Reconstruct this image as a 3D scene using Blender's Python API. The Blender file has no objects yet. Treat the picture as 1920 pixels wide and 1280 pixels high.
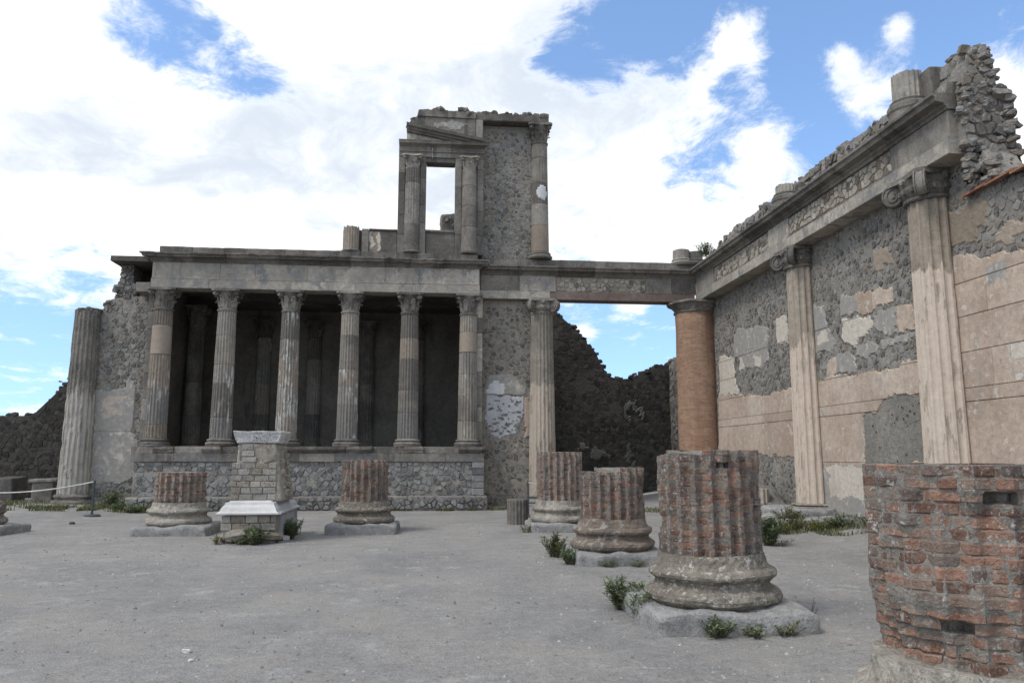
import bpy, math, random
from mathutils import Vector, Matrix, noise
PI = math.pi
scene = bpy.context.scene
COL = scene.collection

# ------------------------------------------------------------------ camera
cam_data = bpy.data.cameras.new('camera')
cam = bpy.data.objects.new('camera', cam_data)
COL.objects.link(cam)
cam.location = (0, 0, 1.7)
cam.rotation_euler = (math.radians(90 + 8.511), 0, math.radians(-5.764))
cam_data.sensor_width = 36
cam_data.lens = 27.19
cam_data.clip_start = 0.05
cam_data.clip_end = 3000
scene.camera = cam

# ------------------------------------------------------------------ sky, sun, exposure
SUN_EL, SUN_AZ = math.radians(52), math.radians(-118)   # azimuth from +Y towards +X: the sun stands left and a little behind the camera
world = bpy.data.worlds.new('World')
scene.world = world
world.use_nodes = True


def N(nt, t, **kw):
    n = nt.nodes.new(t)
    for k, v in kw.items():
        setattr(n, k, v)
    return n


class NT:
    """small helper to write node trees as expressions"""
    def __init__(s, nt): s.nt = nt
    def put(s, sock, v):
        if v is None: return
        if hasattr(v, 'links') or isinstance(v, bpy.types.NodeSocket): s.nt.links.new(v, sock)
        else:
            if hasattr(sock.default_value, '__len__') and isinstance(v, (int, float)): v = (v,) * len(sock.default_value)
            if hasattr(sock.default_value, '__len__') and len(sock.default_value) == 4 and len(v) == 3: v = (*v, 1)
            sock.default_value = v
    def math(s, op, a, b=None, c=None, clamp=False):
        n = N(s.nt, 'ShaderNodeMath', operation=op, use_clamp=clamp)
        s.put(n.inputs[0], a); s.put(n.inputs[1], b)
        if c is not None: s.put(n.inputs[2], c)
        return n.outputs[0]
    def vec(s, op, a, b=None):
        n = N(s.nt, 'ShaderNodeVectorMath', operation=op)
        s.put(n.inputs[0], a); s.put(n.inputs[1], b)
        return n.outputs['Value'] if op in ('DISTANCE', 'LENGTH', 'DOT_PRODUCT') else n.outputs[0]
    def noise(s, v, scale, detail=4, rough=.55, dist=0):
        n = N(s.nt, 'ShaderNodeTexNoise')
        s.put(n.inputs['Vector'], v); n.inputs['Scale'].default_value = scale
        n.inputs['Detail'].default_value = detail; n.inputs['Roughness'].default_value = rough
        n.inputs['Distortion'].default_value = dist
        return n.outputs['Fac']
    def mix(s, f, a, b, mode='MIX'):
        n = N(s.nt, 'ShaderNodeMix', data_type='RGBA', blend_type=mode)
        s.put(n.inputs['Factor'], f); s.put(n.inputs['A'], a); s.put(n.inputs['B'], b)
        return n.outputs['Result']
    def smooth(s, v, lo, hi, a=0., b=1.):
        n = N(s.nt, 'ShaderNodeMapRange', interpolation_type='SMOOTHSTEP')
        s.put(n.inputs[0], v); s.put(n.inputs[1], lo); s.put(n.inputs[2], hi); s.put(n.inputs[3], a); s.put(n.inputs[4], b)
        return n.outputs[0]
    def ramp(s, v, stops):
        n = N(s.nt, 'ShaderNodeValToRGB'); s.put(n.inputs[0], v)
        e = n.color_ramp.elements
        while len(e) < len(stops): e.new(.5)
        for el, (p, c) in zip(e, stops):
            el.position = p; el.color = (*c, 1)
        return n.outputs[0]
    def scale3(s, v, sc):
        return s.vec('MULTIPLY', v, sc)


def build_world():
    nt = world.node_tree
    nt.nodes.clear()
    h = NT(nt)
    out = N(nt, 'ShaderNodeOutputWorld'); bg = N(nt, 'ShaderNodeBackground')
    nt.links.new(bg.outputs[0], out.inputs[0])
    bg.inputs['Strength'].default_value = 0.12
    sky = N(nt, 'ShaderNodeTexSky', sky_type='NISHITA')
    sky.sun_disc = False
    sky.sun_elevation = SUN_EL
    sky.sun_rotation = SUN_AZ
    sky.altitude = 20; sky.air_density = 1.0; sky.dust_density = 0.6; sky.ozone_density = 1.5
    d = N(nt, 'ShaderNodeTexCoord').outputs['Generated']
    nt.links.new(h.vec('ADD', h.scale3(d, (1, 1, .8)), (0, 0, .13)), sky.inputs['Vector'])
    sep = N(nt, 'ShaderNodeSeparateXYZ'); nt.links.new(d, sep.inputs[0])
    z = h.math('ADD', h.math('MAXIMUM', sep.outputs[2], 0.0), 0.22)
    comb = N(nt, 'ShaderNodeCombineXYZ')
    h.put(comb.inputs[0], h.math('DIVIDE', sep.outputs[0], z)); h.put(comb.inputs[1], h.math('DIVIDE', sep.outputs[1], z))
    p = comb.outputs[0]
    warp = N(nt, 'ShaderNodeTexNoise'); h.put(warp.inputs['Vector'], p); warp.inputs['Scale'].default_value = 2.2; warp.inputs['Detail'].default_value = 3
    p2 = h.vec('ADD', p, h.scale3(h.vec('SUBTRACT', warp.outputs['Color'], (.5, .5, .5)), (.35, .35, .35)))
    n1 = h.noise(p2, 1.6, 9, .6)
    n2 = h.noise(p2, 5.0, 10, .70)
    n3 = h.noise(h.scale3(p2, (1, .8, 1)), 13, 8, .68)
    cov = h.math('ADD', h.math('MULTIPLY', n1, .72), h.math('ADD', h.math('SUBTRACT', h.math('MULTIPLY', n2, 1.25), .60), h.math('MULTIPLY', n3, .48)))
    # where the cloud layer is open or closed (unit directions)
    for (dx, dy, dz, s, a) in SKY_BLOBS:
        dist = h.vec('DISTANCE', d, (dx, dy, dz))
        g = h.math('POWER', 2.718, h.math('MULTIPLY', h.math('MULTIPLY', dist, dist), -1 / (s * s)))
        cov = h.math('MULTIPLY_ADD', g, a, cov)
    mask = h.smooth(cov, .39, .77)
    shade = h.noise(h.vec('ADD', p2, (3.1, 1.7, 0)), 1.7, 8, .6)
    thick = h.smooth(cov, .56, .74)
    dark = h.math('MULTIPLY', h.smooth(h.math('ADD', h.math('MULTIPLY', shade, .8), h.math('MULTIPLY', n3, .2)), .43, .64), thick)
    cloud = h.mix(dark, (7.5, 7.55, 7.55), (4.5, 4.95, 5.55))
    blue = h.mix(1.0, sky.outputs[0], (1.36, 1.48, 1.58), 'MULTIPLY')
    col = h.mix(mask, blue, cloud)
    nt.links.new(col, bg.inputs['Color'])


SKY_BLOBS = [(-0.341, 0.814, 0.469, 0.05, -0.22),
             (-0.308, 0.834, 0.458, 0.055, -0.26),
             (-0.267, 0.853, 0.448, 0.06, -0.28),
             (-0.23, 0.87, 0.436, 0.045, -0.24),
             (-0.195, 0.88, 0.433, 0.03, -0.16),
             (0.217, 0.832, 0.51, 0.1, -0.22),
             (0.152, 0.865, 0.478, 0.05, -0.16),
             (0.297, 0.821, 0.488, 0.12, -0.2),
             (0.411, 0.824, 0.389, 0.13, -0.22),
             (0.467, 0.752, 0.465, 0.2, -0.24),
             (0.581, 0.691, 0.43, 0.16, -0.26),
             (0.33, 0.871, 0.365, 0.05, -0.14),
             (0.46, 0.824, 0.332, 0.08, -0.16),
             (-0.444, 0.889, 0.108, 0.13, -0.33),
             (-0.399, 0.902, 0.168, 0.06, -0.22),
             (-0.458, 0.87, 0.181, 0.05, -0.14),
             (0.215, 0.967, 0.14, 0.09, -0.36),
             (0.279, 0.945, 0.172, 0.07, -0.28),
             (-0.11, 0.895, 0.431, 0.24, 0.2),
             (-0.433, 0.836, 0.338, 0.2, 0.2),
             (-0.236, 0.927, 0.291, 0.25, 0.18),
             (0.217, 0.897, 0.385, 0.11, 0.2),
             (0.331, 0.901, 0.28, 0.12, 0.24),
             (0.236, 0.86, 0.452, 0.06, 0.14),
             (0.333, 0.813, 0.479, 0.032, 0.4),
             (0.357, 0.794, 0.492, 0.032, 0.38),
             (0.489, 0.776, 0.399, 0.05, 0.48),
             (0.468, 0.782, 0.411, 0.03, 0.2),
             (0.387, 0.827, 0.409, 0.03, 0.24),
             (0.393, 0.847, 0.358, 0.05, 0.3),
             (0.606, 0.72, 0.339, 0.09, 0.5),
             (-0.44, 0.874, 0.206, 0.05, 0.16),
             (0.188, 0.97, 0.158, 0.02, 0.4),
             (0.247, 0.951, 0.185, 0.03, 0.4),
             (0.0, 0.937, 0.35, 0.2, 0.2),
             (0.276, 0.864, 0.421, 0.05, 0.12),
             (0.323, 0.846, 0.425, 0.03, 0.14),
             (0.497, 0.736, 0.46, 0.022, 0.5),
             (0.452, 0.772, 0.447, 0.022, 0.44),
             (0.368, 0.815, 0.449, 0.022, 0.34),
             (0.309, 0.84, 0.445, 0.03, 0.2),
             (0.583, 0.715, 0.386, 0.02, 0.4)]
build_world()

sun_data = bpy.data.lights.new('sun', 'SUN')
sun = bpy.data.objects.new('sun', sun_data)
COL.objects.link(sun)
sun_data.energy = 1.5
sun_data.angle = math.radians(16)
sun_data.color = (1, .95, .88)
sd = Vector((math.sin(SUN_AZ) * math.cos(SUN_EL), math.cos(SUN_AZ) * math.cos(SUN_EL), math.sin(SUN_EL)))
sun.rotation_euler = sd.to_track_quat('Z', 'Y').to_euler()
sun.location = sd * 60

vs = scene.view_settings
vs.view_transform = 'Standard'; vs.look = 'None'; vs.gamma = 1; vs.exposure = 0.5; vs.use_curve_mapping = False
scene.render.engine = 'CYCLES'

# ------------------------------------------------------------------ helpers
OFF = {}


class MB:
    def __init__(s): s.v = []; s.f = []; s.r = []
    def add(s, vs, fs, r=0.0):
        o = len(s.v); s.v.extend(vs); s.f.extend([tuple(i + o for i in f) for f in fs])
        if hasattr(r, '__len__'): s.r.extend(r)
        else: s.r.extend([r] * len(vs))
        return s
    def box(s, x0, x1, y0, y1, z0, z1, r=0.0):
        v = [(x, y, z) for z in (z0, z1) for y in (y0, y1) for x in (x0, x1)]
        return s.add(v, [(0, 2, 3, 1), (4, 5, 7, 6), (0, 1, 5, 4), (2, 6, 7, 3), (0, 4, 6, 2), (1, 3, 7, 5)], r)
    def block(s, x0, x1, y0, y1, z0, z1, b=.012, r=0.0):
        def ring(z, i):
            a0, a1, c0, c1 = x0 + i, x1 - i, y0 + i, y1 - i
            return [(a0 + b, c0, z), (a1 - b, c0, z), (a1, c0 + b, z), (a1, c1 - b, z), (a1 - b, c1, z), (a0 + b, c1, z), (a0, c1 - b, z), (a0, c0 + b, z)]
        v = ring(z0, b) + ring(z0 + b, 0) + ring(z1 - b, 0) + ring(z1, b)
        f = [tuple(range(7, -1, -1)), tuple(range(24, 32))]
        for k in range(3):
            for i in range(8):
                j = (i + 1) % 8
                f.append((k * 8 + i, k * 8 + j, k * 8 + 8 + j, k * 8 + 8 + i))
        return s.add(v, f, r)
    def rockbox(s, x0, x1, y0, y1, z0, z1, res=.12, rad=.05, amp=.02, freq=2.5, r=0.0):
        lo = Vector((x0, y0, z0)); hi = Vector((x1, y1, z1)); sz = hi - lo
        rad = min(rad, min(sz) * .45)
        il = lo + Vector((rad,) * 3); ih = hi - Vector((rad,) * 3)
        def pt(p):
            c = Vector([min(max(p[i], il[i]), ih[i]) for i in range(3)])
            d = p - c
            q = c + d.normalized() * rad if d.length > 1e-6 else p
            nn = noise.noise_vector(q * freq) * amp + noise.noise_vector(q * freq * 3.1) * amp * .45
            return tuple(q + nn)
        for ax in range(3):
            a, b = (ax + 1) % 3, (ax + 2) % 3
            na, nb = max(2, int(sz[a] / res)), max(2, int(sz[b] / res))
            def cs(n, L):
                t = [i / n for i in range(n + 1)]
                e = min(.49, rad / L)
                return sorted(set([0, e * .4, e, 1 - e, 1 - e * .4, 1] + [x for x in t if e < x < 1 - e]))
            ta, tb = cs(na, sz[a]), cs(nb, sz[b])
            for side in (0, 1):
                v = []
                for u in ta:
                    for w in tb:
                        p = [0, 0, 0]; p[ax] = (lo, hi)[side][ax]; p[a] = lo[a] + u * sz[a]; p[b] = lo[b] + w * sz[b]
                        v.append(pt(Vector(p)))
                m = len(tb); f = []
                for i in range(len(ta) - 1):
                    for j in range(m - 1):
                        q = (i * m + j, (i + 1) * m + j, (i + 1) * m + j + 1, i * m + j + 1)
                        f.append(q if side else q[::-1])
                s.add(v, f, r)
        return s
    def lathe(s, cx, cy, prof, n=32, amp=0, freq=3, r=0.0, cap=True, zamp=None):
        v = []; f = []
        for (rr, z) in prof:
            for i in range(n):
                a = 2 * PI * i / n
                x, y = math.cos(a), math.sin(a)
                p = Vector((cx + rr * x, cy + rr * y, z))
                if amp:
                    k = noise.noise(p * freq) * amp + noise.noise(p * freq * 3.3) * amp * .5
                    p = p + Vector((x, y, 0)) * k + Vector((0, 0, noise.noise(p * freq + Vector((9, 3, 1))) * (amp * .6 if zamp is None else zamp)))
                v.append(tuple(p))
        for k in range(len(prof) - 1):
            for i in range(n):
                j = (i + 1) % n
                f.append((k * n + i, k * n + j, (k + 1) * n + j, (k + 1) * n + i))
        if cap:
            f.append(tuple(range(n - 1, -1, -1))); m = (len(prof) - 1) * n
            f.append(tuple(range(m, m + n)))
        return s.add(v, f, r)
    def shaft(s, cx, cy, zs, rfun, nf=20, depth=.16, amp=0, freq=4, r=0.0, jag=0):
        """fluted drum between heights zs, radius rfun(z)"""
        T = (0, .13, .3, .5, .7, .87); D = (0, 0, .75, 1, .75, 0)
        n = nf * 6; v = []; f = []
        for zi, z in enumerate(zs):
            R = rfun(z); w = 2 * PI * R / nf
            for k in range(nf):
                for t, dd in zip(T, D):
                    a = 2 * PI * (k + t - .07) / nf
                    x, y = math.cos(a), math.sin(a)
                    q = R - w * depth * dd
                    p = Vector((cx + q * x, cy + q * y, z))
                    if amp:
                        e = noise.noise(p * freq) + .6 * noise.noise(p * freq * 2.7)
                        p -= Vector((x, y, 0)) * max(0, e) * amp
                    if jag and zi == len(zs) - 1: p.z += noise.noise(Vector((cx + x * 2, cy + y * 2, 5)) * 2) * jag
                    v.append(tuple(p))
        for k in range(len(zs) - 1):
            for i in range(n):
                j = (i + 1) % n
                f.append((k * n + i, k * n + j, (k + 1) * n + j, (k + 1) * n + i))
        f.append(tuple(range(n - 1, -1, -1))); m = (len(zs) - 1) * n
        f.append(tuple(range(m, m + n)))
        return s.add(v, f, r)
    def prism(s, poly, mapf, d0, d1, r=0.0):
        """poly (u,v) extruded between depths d0, d1"""
        n = len(poly)
        v = [mapf(u, w, d0) for u, w in poly] + [mapf(u, w, d1) for u, w in poly]
        f = [tuple(range(n)), tuple(range(2 * n - 1, n - 1, -1))]
        for i in range(n):
            j = (i + 1) % n
            f.append((i, i + n, j + n, j))
        return s.add(v, f, r)
    def extr(s, prof, mapf, t0, t1, step=.2, amp=.006, freq=5, r=0.0, ends=(0, 0)):
        """closed profile (d,z) swept along t; ends = mitre slope dt per d at either end"""
        n = len(prof); k = max(1, int((t1 - t0) / step)); v = []; f = []
        for i in range(k + 1):
            t = t0 + (t1 - t0) * i / k
            for (d, z) in prof:
                tt = t + (ends[0] * d * (1 - i / k) + ends[1] * d * (i / k))
                p = Vector(mapf(tt, z, d))
                if amp and 0 < d: p += noise.noise_vector(p * freq) * amp
                v.append(tuple(p))
        for i in range(k):
            for j in range(n):
                m = (j + 1) % n
                f.append((i * n + j, i * n + m, (i + 1) * n + m, (i + 1) * n + j))
        f.append(tuple(range(n))); f.append(tuple(range(k * n + n - 1, k * n - 1, -1)))
        return s.add(v, f, r)
    def tube(s, pts, rad, n=6, r=0.0):
        v = []; f = []
        for i, p in enumerate(pts):
            p = Vector(p); a = Vector(pts[max(0, i - 1)]); b = Vector(pts[min(len(pts) - 1, i + 1)])
            d = (b - a).normalized(); u = d.cross(Vector((0, 0, 1)))
            if u.length < 1e-3: u = Vector((1, 0, 0))
            u.normalize(); w = d.cross(u)
            rr = rad[i] if hasattr(rad, '__len__') else rad
            for k in range(n):
                t = 2 * PI * k / n
                v.append(tuple(p + u * math.cos(t) * rr + w * math.sin(t) * rr))
        for i in range(len(pts) - 1):
            for k in range(n):
                j = (k + 1) % n
                f.append((i * n + k, i * n + j, (i + 1) * n + j, (i + 1) * n + k))
        f.append(tuple(range(n - 1, -1, -1))); m = (len(pts) - 1) * n; f.append(tuple(range(m, m + n)))
        return s.add(v, f, r)
    def build(s, name, mat, parent=None, smooth=False, kind=None, origin=None):
        off = OFF[parent.name] if parent else Vector(origin or (0, 0, 0))
        me = bpy.data.meshes.new(name)
        ox, oy, oz = off
        me.from_pydata([(x - ox, y - oy, z - oz) for x, y, z in s.v], [], s.f)
        if any(s.r):
            at = me.attributes.new('rnd', 'FLOAT', 'POINT'); at.data.foreach_set('value', s.r)
        if smooth: me.polygons.foreach_set('use_smooth', [True] * len(me.polygons))
        me.materials.append(M[mat])
        o = bpy.data.objects.new(name, me); COL.objects.link(o)
        if parent: o.parent = parent
        else: o.location = off
        OFF[o.name] = off
        if kind: o['kind'] = kind
        return o


def thing(name, label, cat, loc=(0, 0, 0), group=None):
    o = bpy.data.objects.new(name, None); COL.objects.link(o)
    o.empty_display_size = .2
    o.location = loc; OFF[o.name] = Vector(loc)
    return tag(o, label, cat, group)


def tag(o, label, cat, group=None):
    o['label'] = label; o['category'] = cat; o['kind'] = 'thing'
    if group: o['group'] = group
    return o


def inst(name, me, parent, loc, rot=(0, 0, 0), scale=(1, 1, 1)):
    o = bpy.data.objects.new(name, me); COL.objects.link(o)
    o.parent = parent; o.location = Vector(loc) - OFF[parent.name]
    o.rotation_euler = rot; o.scale = scale
    return o


def front(Y): return lambda u, v, d: (u, Y - d, v)      # faces the camera (-Y)
def left(X): return lambda u, v, d: (X - d, u, v)       # faces -X


def inside(poly, x, y):
    c = False; j = len(poly) - 1
    for i in range(len(poly)):
        xi, yi = poly[i]; xj, yj = poly[j]
        if (yi > y) != (yj > y) and x < (xj - xi) * (y - yi) / (yj - yi) + xi: c = not c
        j = i
    return c


# ------------------------------------------------------------------ materials
M = {}


def stone_mat(name, cols, big=.9, var=.35, bump=.35, bscale=30, rand=.35, speck=None, stain=None, patch=None, rough=.95, tone=None, hue=None, pits=None, scrap=None, gain=1.0, hueamt=.8):
    """cols: 3 base colours mixed by large noise. speck=(colour, threshold, scale) lichen dots; stain=(colour, threshold) vertical weathering;
    patch=(colour, z_edge, spread, colour2) plaster that survives below a ragged height"""
    g_ = lambda c: tuple(x * gain for x in c)
    cols = [g_(c) for c in cols]
    if hue: hue = (g_(hue[0]), g_(hue[1]))
    if stain: stain = (g_(stain[0]), stain[1])
    var *= 1.5
    m = bpy.data.materials.new(name); m.use_nodes = True; M[name] = m
    nt = m.node_tree; nt.nodes.clear(); h = NT(nt)
    out = N(nt, 'ShaderNodeOutputMaterial'); b = N(nt, 'ShaderNodeBsdfPrincipled')
    nt.links.new(b.outputs[0], out.inputs[0])
    b.inputs['Roughness'].default_value = rough; b.inputs['Specular IOR Level'].default_value = .18
    pos = N(nt, 'ShaderNodeNewGeometry').outputs['Position']
    at = N(nt, 'ShaderNodeAttribute', attribute_name='rnd').outputs['Fac']
    rnd = h.math('FRACT', h.math('ADD', N(nt, 'ShaderNodeObjectInfo').outputs['Random'], at))
    n1 = h.noise(pos, big, 6, .6)
    col = h.ramp(h.math('ADD', n1, h.math('MULTIPLY', h.math('SUBTRACT', rnd, .5), rand)), [(.33, cols[0]), (.5, cols[1]), (.68, cols[2])])
    if hue:      # alternative colours picked piece by piece
        r2 = h.math('FRACT', h.math('MULTIPLY', rnd, 7.31))
        col = h.mix(h.math('MULTIPLY', h.smooth(r2, .55, .75), hueamt), col, hue[0])
        r3 = h.math('FRACT', h.math('MULTIPLY', rnd, 13.7))
        col = h.mix(h.math('MULTIPLY', h.smooth(r3, .72, .85), hueamt), col, hue[1])
    n2 = h.noise(pos, big * 9, 6, .7)
    n3 = h.noise(pos, bscale * 1.3, 4, .7)
    val = h.math('ADD', h.math('MULTIPLY', h.math('SUBTRACT', n2, .5), var * 2.2), h.math('MULTIPLY', h.math('SUBTRACT', n3, .5), var * 1.6))
    col = h.mix(1.0, col, h.math('ADD', val, 1.0), 'MULTIPLY')
    if tone:     # second colour by a mesh attribute (kind of plaster layer)
        t = N(nt, 'ShaderNodeAttribute', attribute_name='tone').outputs['Fac']
        t = h.math('ADD', t, h.math('MULTIPLY', h.math('SUBTRACT', h.noise(pos, 1.6, 7, .65), .5), 2.6))
        c2 = h.mix(1.0, tone[0], h.math('ADD', val, 1.0), 'MULTIPLY')
        c3 = h.mix(1.0, tone[1], h.math('ADD', val, 1.0), 'MULTIPLY')
        col = h.mix(h.smooth(t, .2, .8), col, c2)
        col = h.mix(h.smooth(t, 1.2, 1.8), col, c3)
    hgt = h.math('ADD', h.math('MULTIPLY', n3, .5), n2)
    if patch:
        sp = N(nt, 'ShaderNodeSeparateXYZ'); nt.links.new(pos, sp.inputs[0])
        e = h.noise(h.scale3(pos, (7, 7, .9)), 1, 5, .65)
        e2 = h.noise(h.scale3(pos, (1.6, 1.6, .8)), 1, 2, .5)
        k = h.math('SUBTRACT', h.math('ADD', patch[1], h.math('MULTIPLY', h.math('SUBTRACT', h.math('ADD', e, e2), 1.0), patch[2])), sp.outputs[2])
        f = h.smooth(k, -.03, .03)
        holes = h.smooth(h.noise(h.scale3(pos, (6, 6, 1.3)), 1, 6, .7), .56, .62)
        f = h.math('MULTIPLY', f, h.math('SUBTRACT', 1.0, h.math('MULTIPLY', holes, .75)))
        pc = h.mix(h.noise(h.scale3(pos, (5, 5, .6)), 1, 4), patch[0], patch[3])
        col = h.mix(f, col, h.mix(1.0, pc, h.math('ADD', h.math('MULTIPLY', val, .5), 1.0), 'MULTIPLY'))
        hgt = h.math('ADD', hgt, h.math('MULTIPLY', f, .6))
    if scrap:
        f = h.math('MULTIPLY', h.smooth(h.noise(h.scale3(pos, (8, 8, 1.5)), 1, 6, .68), scrap[1], scrap[1] + .025), h.smooth(h.noise(h.scale3(pos, (.9, .9, .8)), 1, 2), .46, .56))
        col = h.mix(f, col, scrap[0]); hgt = h.math('ADD', hgt, h.math('MULTIPLY', f, .7))
    if stain:
        s1 = h.noise(h.scale3(pos, (2.2, 2.2, .45)), 1, 6, .65)
        f = h.smooth(s1, stain[1], stain[1] + .16)
        col = h.mix(h.math('MULTIPLY', f, .75), col, stain[0])
    if speck:
        for (c, th, sc) in speck:
            zone = h.smooth(h.noise(pos, 1.7 + sc * .02, 4), .40, .6)
            f = h.math('MULTIPLY', h.smooth(h.noise(pos, sc, 4, .7), th - .05, th + .0), h.math('ADD', .25, h.math('MULTIPLY', zone, .75)))
            col = h.mix(f, col, c)
    if pits:
        vo = N(nt, 'ShaderNodeTexVoronoi'); h.put(vo.inputs['Vector'], pos); vo.inputs['Scale'].default_value = pits[0]
        f = h.math('MULTIPLY', h.smooth(vo.outputs['Distance'], .16, .3, 1, 0), h.smooth(h.noise(pos, 2.2, 2), .45, .6))
        col = h.mix(f, col, pits[1]); hgt = h.math('SUBTRACT', hgt, h.math('MULTIPLY', f, 1.2))
    nt.links.new(col, b.inputs['Base Color'])
    bp = N(nt, 'ShaderNodeBump'); bp.inputs['Strength'].default_value = min(1, bump * 2); bp.inputs['Distance'].default_value = .045
    nt.links.new(hgt, bp.inputs['Height']); nt.links.new(bp.outputs[0], b.inputs['Normal'])
    return m


LICH = (.40, .40, .37)
stone_mat('tuff', [(.092, .084, .074), (.155, .141, .121), (.205, .187, .162)], stain=((.075, .07, .063), .53), speck=[(LICH, .66, 26)], gain=1.3)
stone_mat('tuff_pale', [(.2, .185, .16), (.27, .245, .205), (.33, .30, .25)], stain=((.15, .14, .125), .53), speck=[(LICH, .68, 22), ((.205, .20, .195), .56, 2.2), ((.30, .27, .225), .6, 3.1)], gain=1.3)
stone_mat('tuff_dark', [(.075, .068, .058), (.115, .104, .09), (.16, .146, .126)], stain=((.05, .048, .045), .5), speck=[(LICH, .67, 24)], gain=1.3)
stone_mat('drum', [(.115, .105, .091), (.178, .16, .136), (.222, .197, .164)], rand=.6, stain=((.10, .098, .092), .56), speck=[(LICH, .69, 26)],
          hue=((.17, .165, .155), (.215, .165, .115)), gain=1.3, hueamt=.45)
stone_mat('drum_stucco', [(.115, .105, .091), (.178, .16, .136), (.222, .197, .164)], rand=.6, stain=((.10, .098, .092), .56),
          scrap=((.52, .51, .48), .525), hue=((.17, .165, .155), (.215, .165, .115)), gain=1.3, hueamt=.45)
stone_mat('drum_plain', [(.19, .158, .125), (.235, .195, .155), (.265, .225, .18)], bump=.15, var=.18, gain=1.15)
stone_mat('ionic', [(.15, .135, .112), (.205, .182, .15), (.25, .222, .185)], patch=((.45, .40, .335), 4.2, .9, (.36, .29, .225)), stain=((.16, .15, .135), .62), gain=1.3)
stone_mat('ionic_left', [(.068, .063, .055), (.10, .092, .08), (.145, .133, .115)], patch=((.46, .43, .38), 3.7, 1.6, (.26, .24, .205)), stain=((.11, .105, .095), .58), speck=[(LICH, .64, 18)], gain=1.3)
stone_mat('half_far', [(.20, .17, .135), (.25, .21, .165), (.29, .25, .2)], patch=((.56, .475, .395), 4.6, 1.5, (.44, .355, .275)), bump=.2, gain=1.1)
stone_mat('half_near', [(.20, .17, .135), (.25, .21, .165), (.29, .25, .2)], patch=((.56, .485, .41), 5.4, 1.0, (.44, .355, .275)), bump=.2, gain=1.1)
stone_mat('mortar', [(.17, .16, .145), (.23, .215, .19), (.28, .26, .225)], bump=.5, bscale=22, pits=(9, (.09, .085, .075)), gain=1.05)
stone_mat('mortar_warm', [(.20, .18, .15), (.25, .225, .185), (.30, .265, .215)], bump=.5, bscale=22, pits=(8, (.10, .09, .075)), gain=1.05)
stone_mat('lava', [(.082, .078, .072), (.118, .112, .102), (.155, .146, .13)], rand=.7, speck=[((.26, .24, .21), .56, 6)], bump=.45, var=.4, hue=((.16, .135, .105), (.2, .195, .185)), gain=1.35)
stone_mat('lava_grey', [(.10, .10, .098), (.145, .145, .14), (.19, .188, .178)], rand=.6, bump=.45, var=.4, hue=((.20, .20, .19), (.13, .12, .11)), speck=[(LICH, .66, 16)], gain=1.35)
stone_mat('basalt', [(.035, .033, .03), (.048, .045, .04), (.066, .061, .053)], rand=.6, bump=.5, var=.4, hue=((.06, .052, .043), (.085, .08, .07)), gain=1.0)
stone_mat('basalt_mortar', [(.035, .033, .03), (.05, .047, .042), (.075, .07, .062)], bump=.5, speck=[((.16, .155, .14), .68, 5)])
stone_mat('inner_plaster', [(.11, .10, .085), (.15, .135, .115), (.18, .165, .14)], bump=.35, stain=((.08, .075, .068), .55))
stone_mat('plaster', [(.34, .265, .205), (.41, .325, .255), (.47, .39, .315)], big=.8, var=.3, bump=.22, rand=.25, tone=((.285, .27, .245), (.50, .45, .38)),
          stain=((.29, .255, .215), .55), speck=[((.50, .45, .39), .63, 5), ((.25, .235, .21), .66, 9)])
stone_mat('plaster_brown', [(.20, .165, .125), (.25, .205, .16), (.29, .24, .19)], bump=.35, gain=1.15)
stone_mat('mortar_patch', [(.21, .195, .168), (.26, .24, .208), (.30, .278, .24)], bump=.5, bscale=20, pits=(7, (.11, .10, .085)), speck=[((.14, .13, .112), .62, 8)])
stone_mat('scrap_grey', [(.10, .096, .088), (.135, .13, .118), (.17, .163, .148)], bump=.4)
stone_mat('plaster_white', [(.42, .42, .42), (.52, .52, .51), (.58, .57, .55)], bump=.3, var=.2)
stone_mat('cream_rubble', [(.25, .225, .185), (.32, .29, .24), (.37, .337, .285)], rand=.4, bump=.4, hue=((.30, .27, .215), (.12, .095, .075)), gain=1.1)
stone_mat('brick', [(.14, .082, .06), (.205, .114, .08), (.265, .155, .11)], rand=.75, bump=.4, var=.4, bscale=45, hue=((.20, .162, .13), (.12, .103, .091)),
          stain=((.095, .088, .08), .52), speck=[((.235, .205, .175), .60, 9), ((.43, .425, .39), .615, 26), ((.36, .35, .31), .65, 70)], gain=1.15, hueamt=.65)
stone_mat('brick_joint', [(.20, .178, .152), (.255, .232, .2), (.30, .278, .243)], bump=.5, bscale=40, stain=((.11, .1, .09), .54), speck=[((.45, .45, .42), .64, 40)])
stone_mat('stump_base', [(.20, .175, .14), (.28, .25, .205), (.36, .33, .28)], bump=.6, bscale=34, var=.5, stain=((.16, .145, .12), .52), speck=[((.46, .44, .40), .60, 14), ((.11, .10, .088), .62, 34)])
stone_mat('stump_base_red', [(.20, .16, .128), (.26, .22, .178), (.31, .275, .23)], bump=.6, bscale=34, var=.45, stain=((.13, .112, .095), .5), speck=[((.33, .305, .26), .58, 8), ((.12, .105, .09), .62, 30)])
stone_mat('plinth', [(.20, .198, .19), (.255, .25, .24), (.30, .295, .28)], bump=.4, speck=[((.15, .15, .14), .62, 22), ((.42, .42, .40), .66, 14)])
stone_mat('altar_block', [(.21, .195, .17), (.265, .245, .212), (.315, .293, .257)], rand=.5, bump=.4, pits=(26, (.11, .1, .085)), hue=((.235, .228, .21), (.22, .19, .15)), gain=1.1)
stone_mat('altar_core', [(.21, .185, .15), (.27, .24, .2), (.33, .305, .26)], bump=.6, bscale=18)
stone_mat('marble', [(.50, .49, .47), (.61, .60, .58), (.69, .68, .655)], bump=.2, var=.14, rough=.7, stain=((.35, .345, .325), .62))
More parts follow.
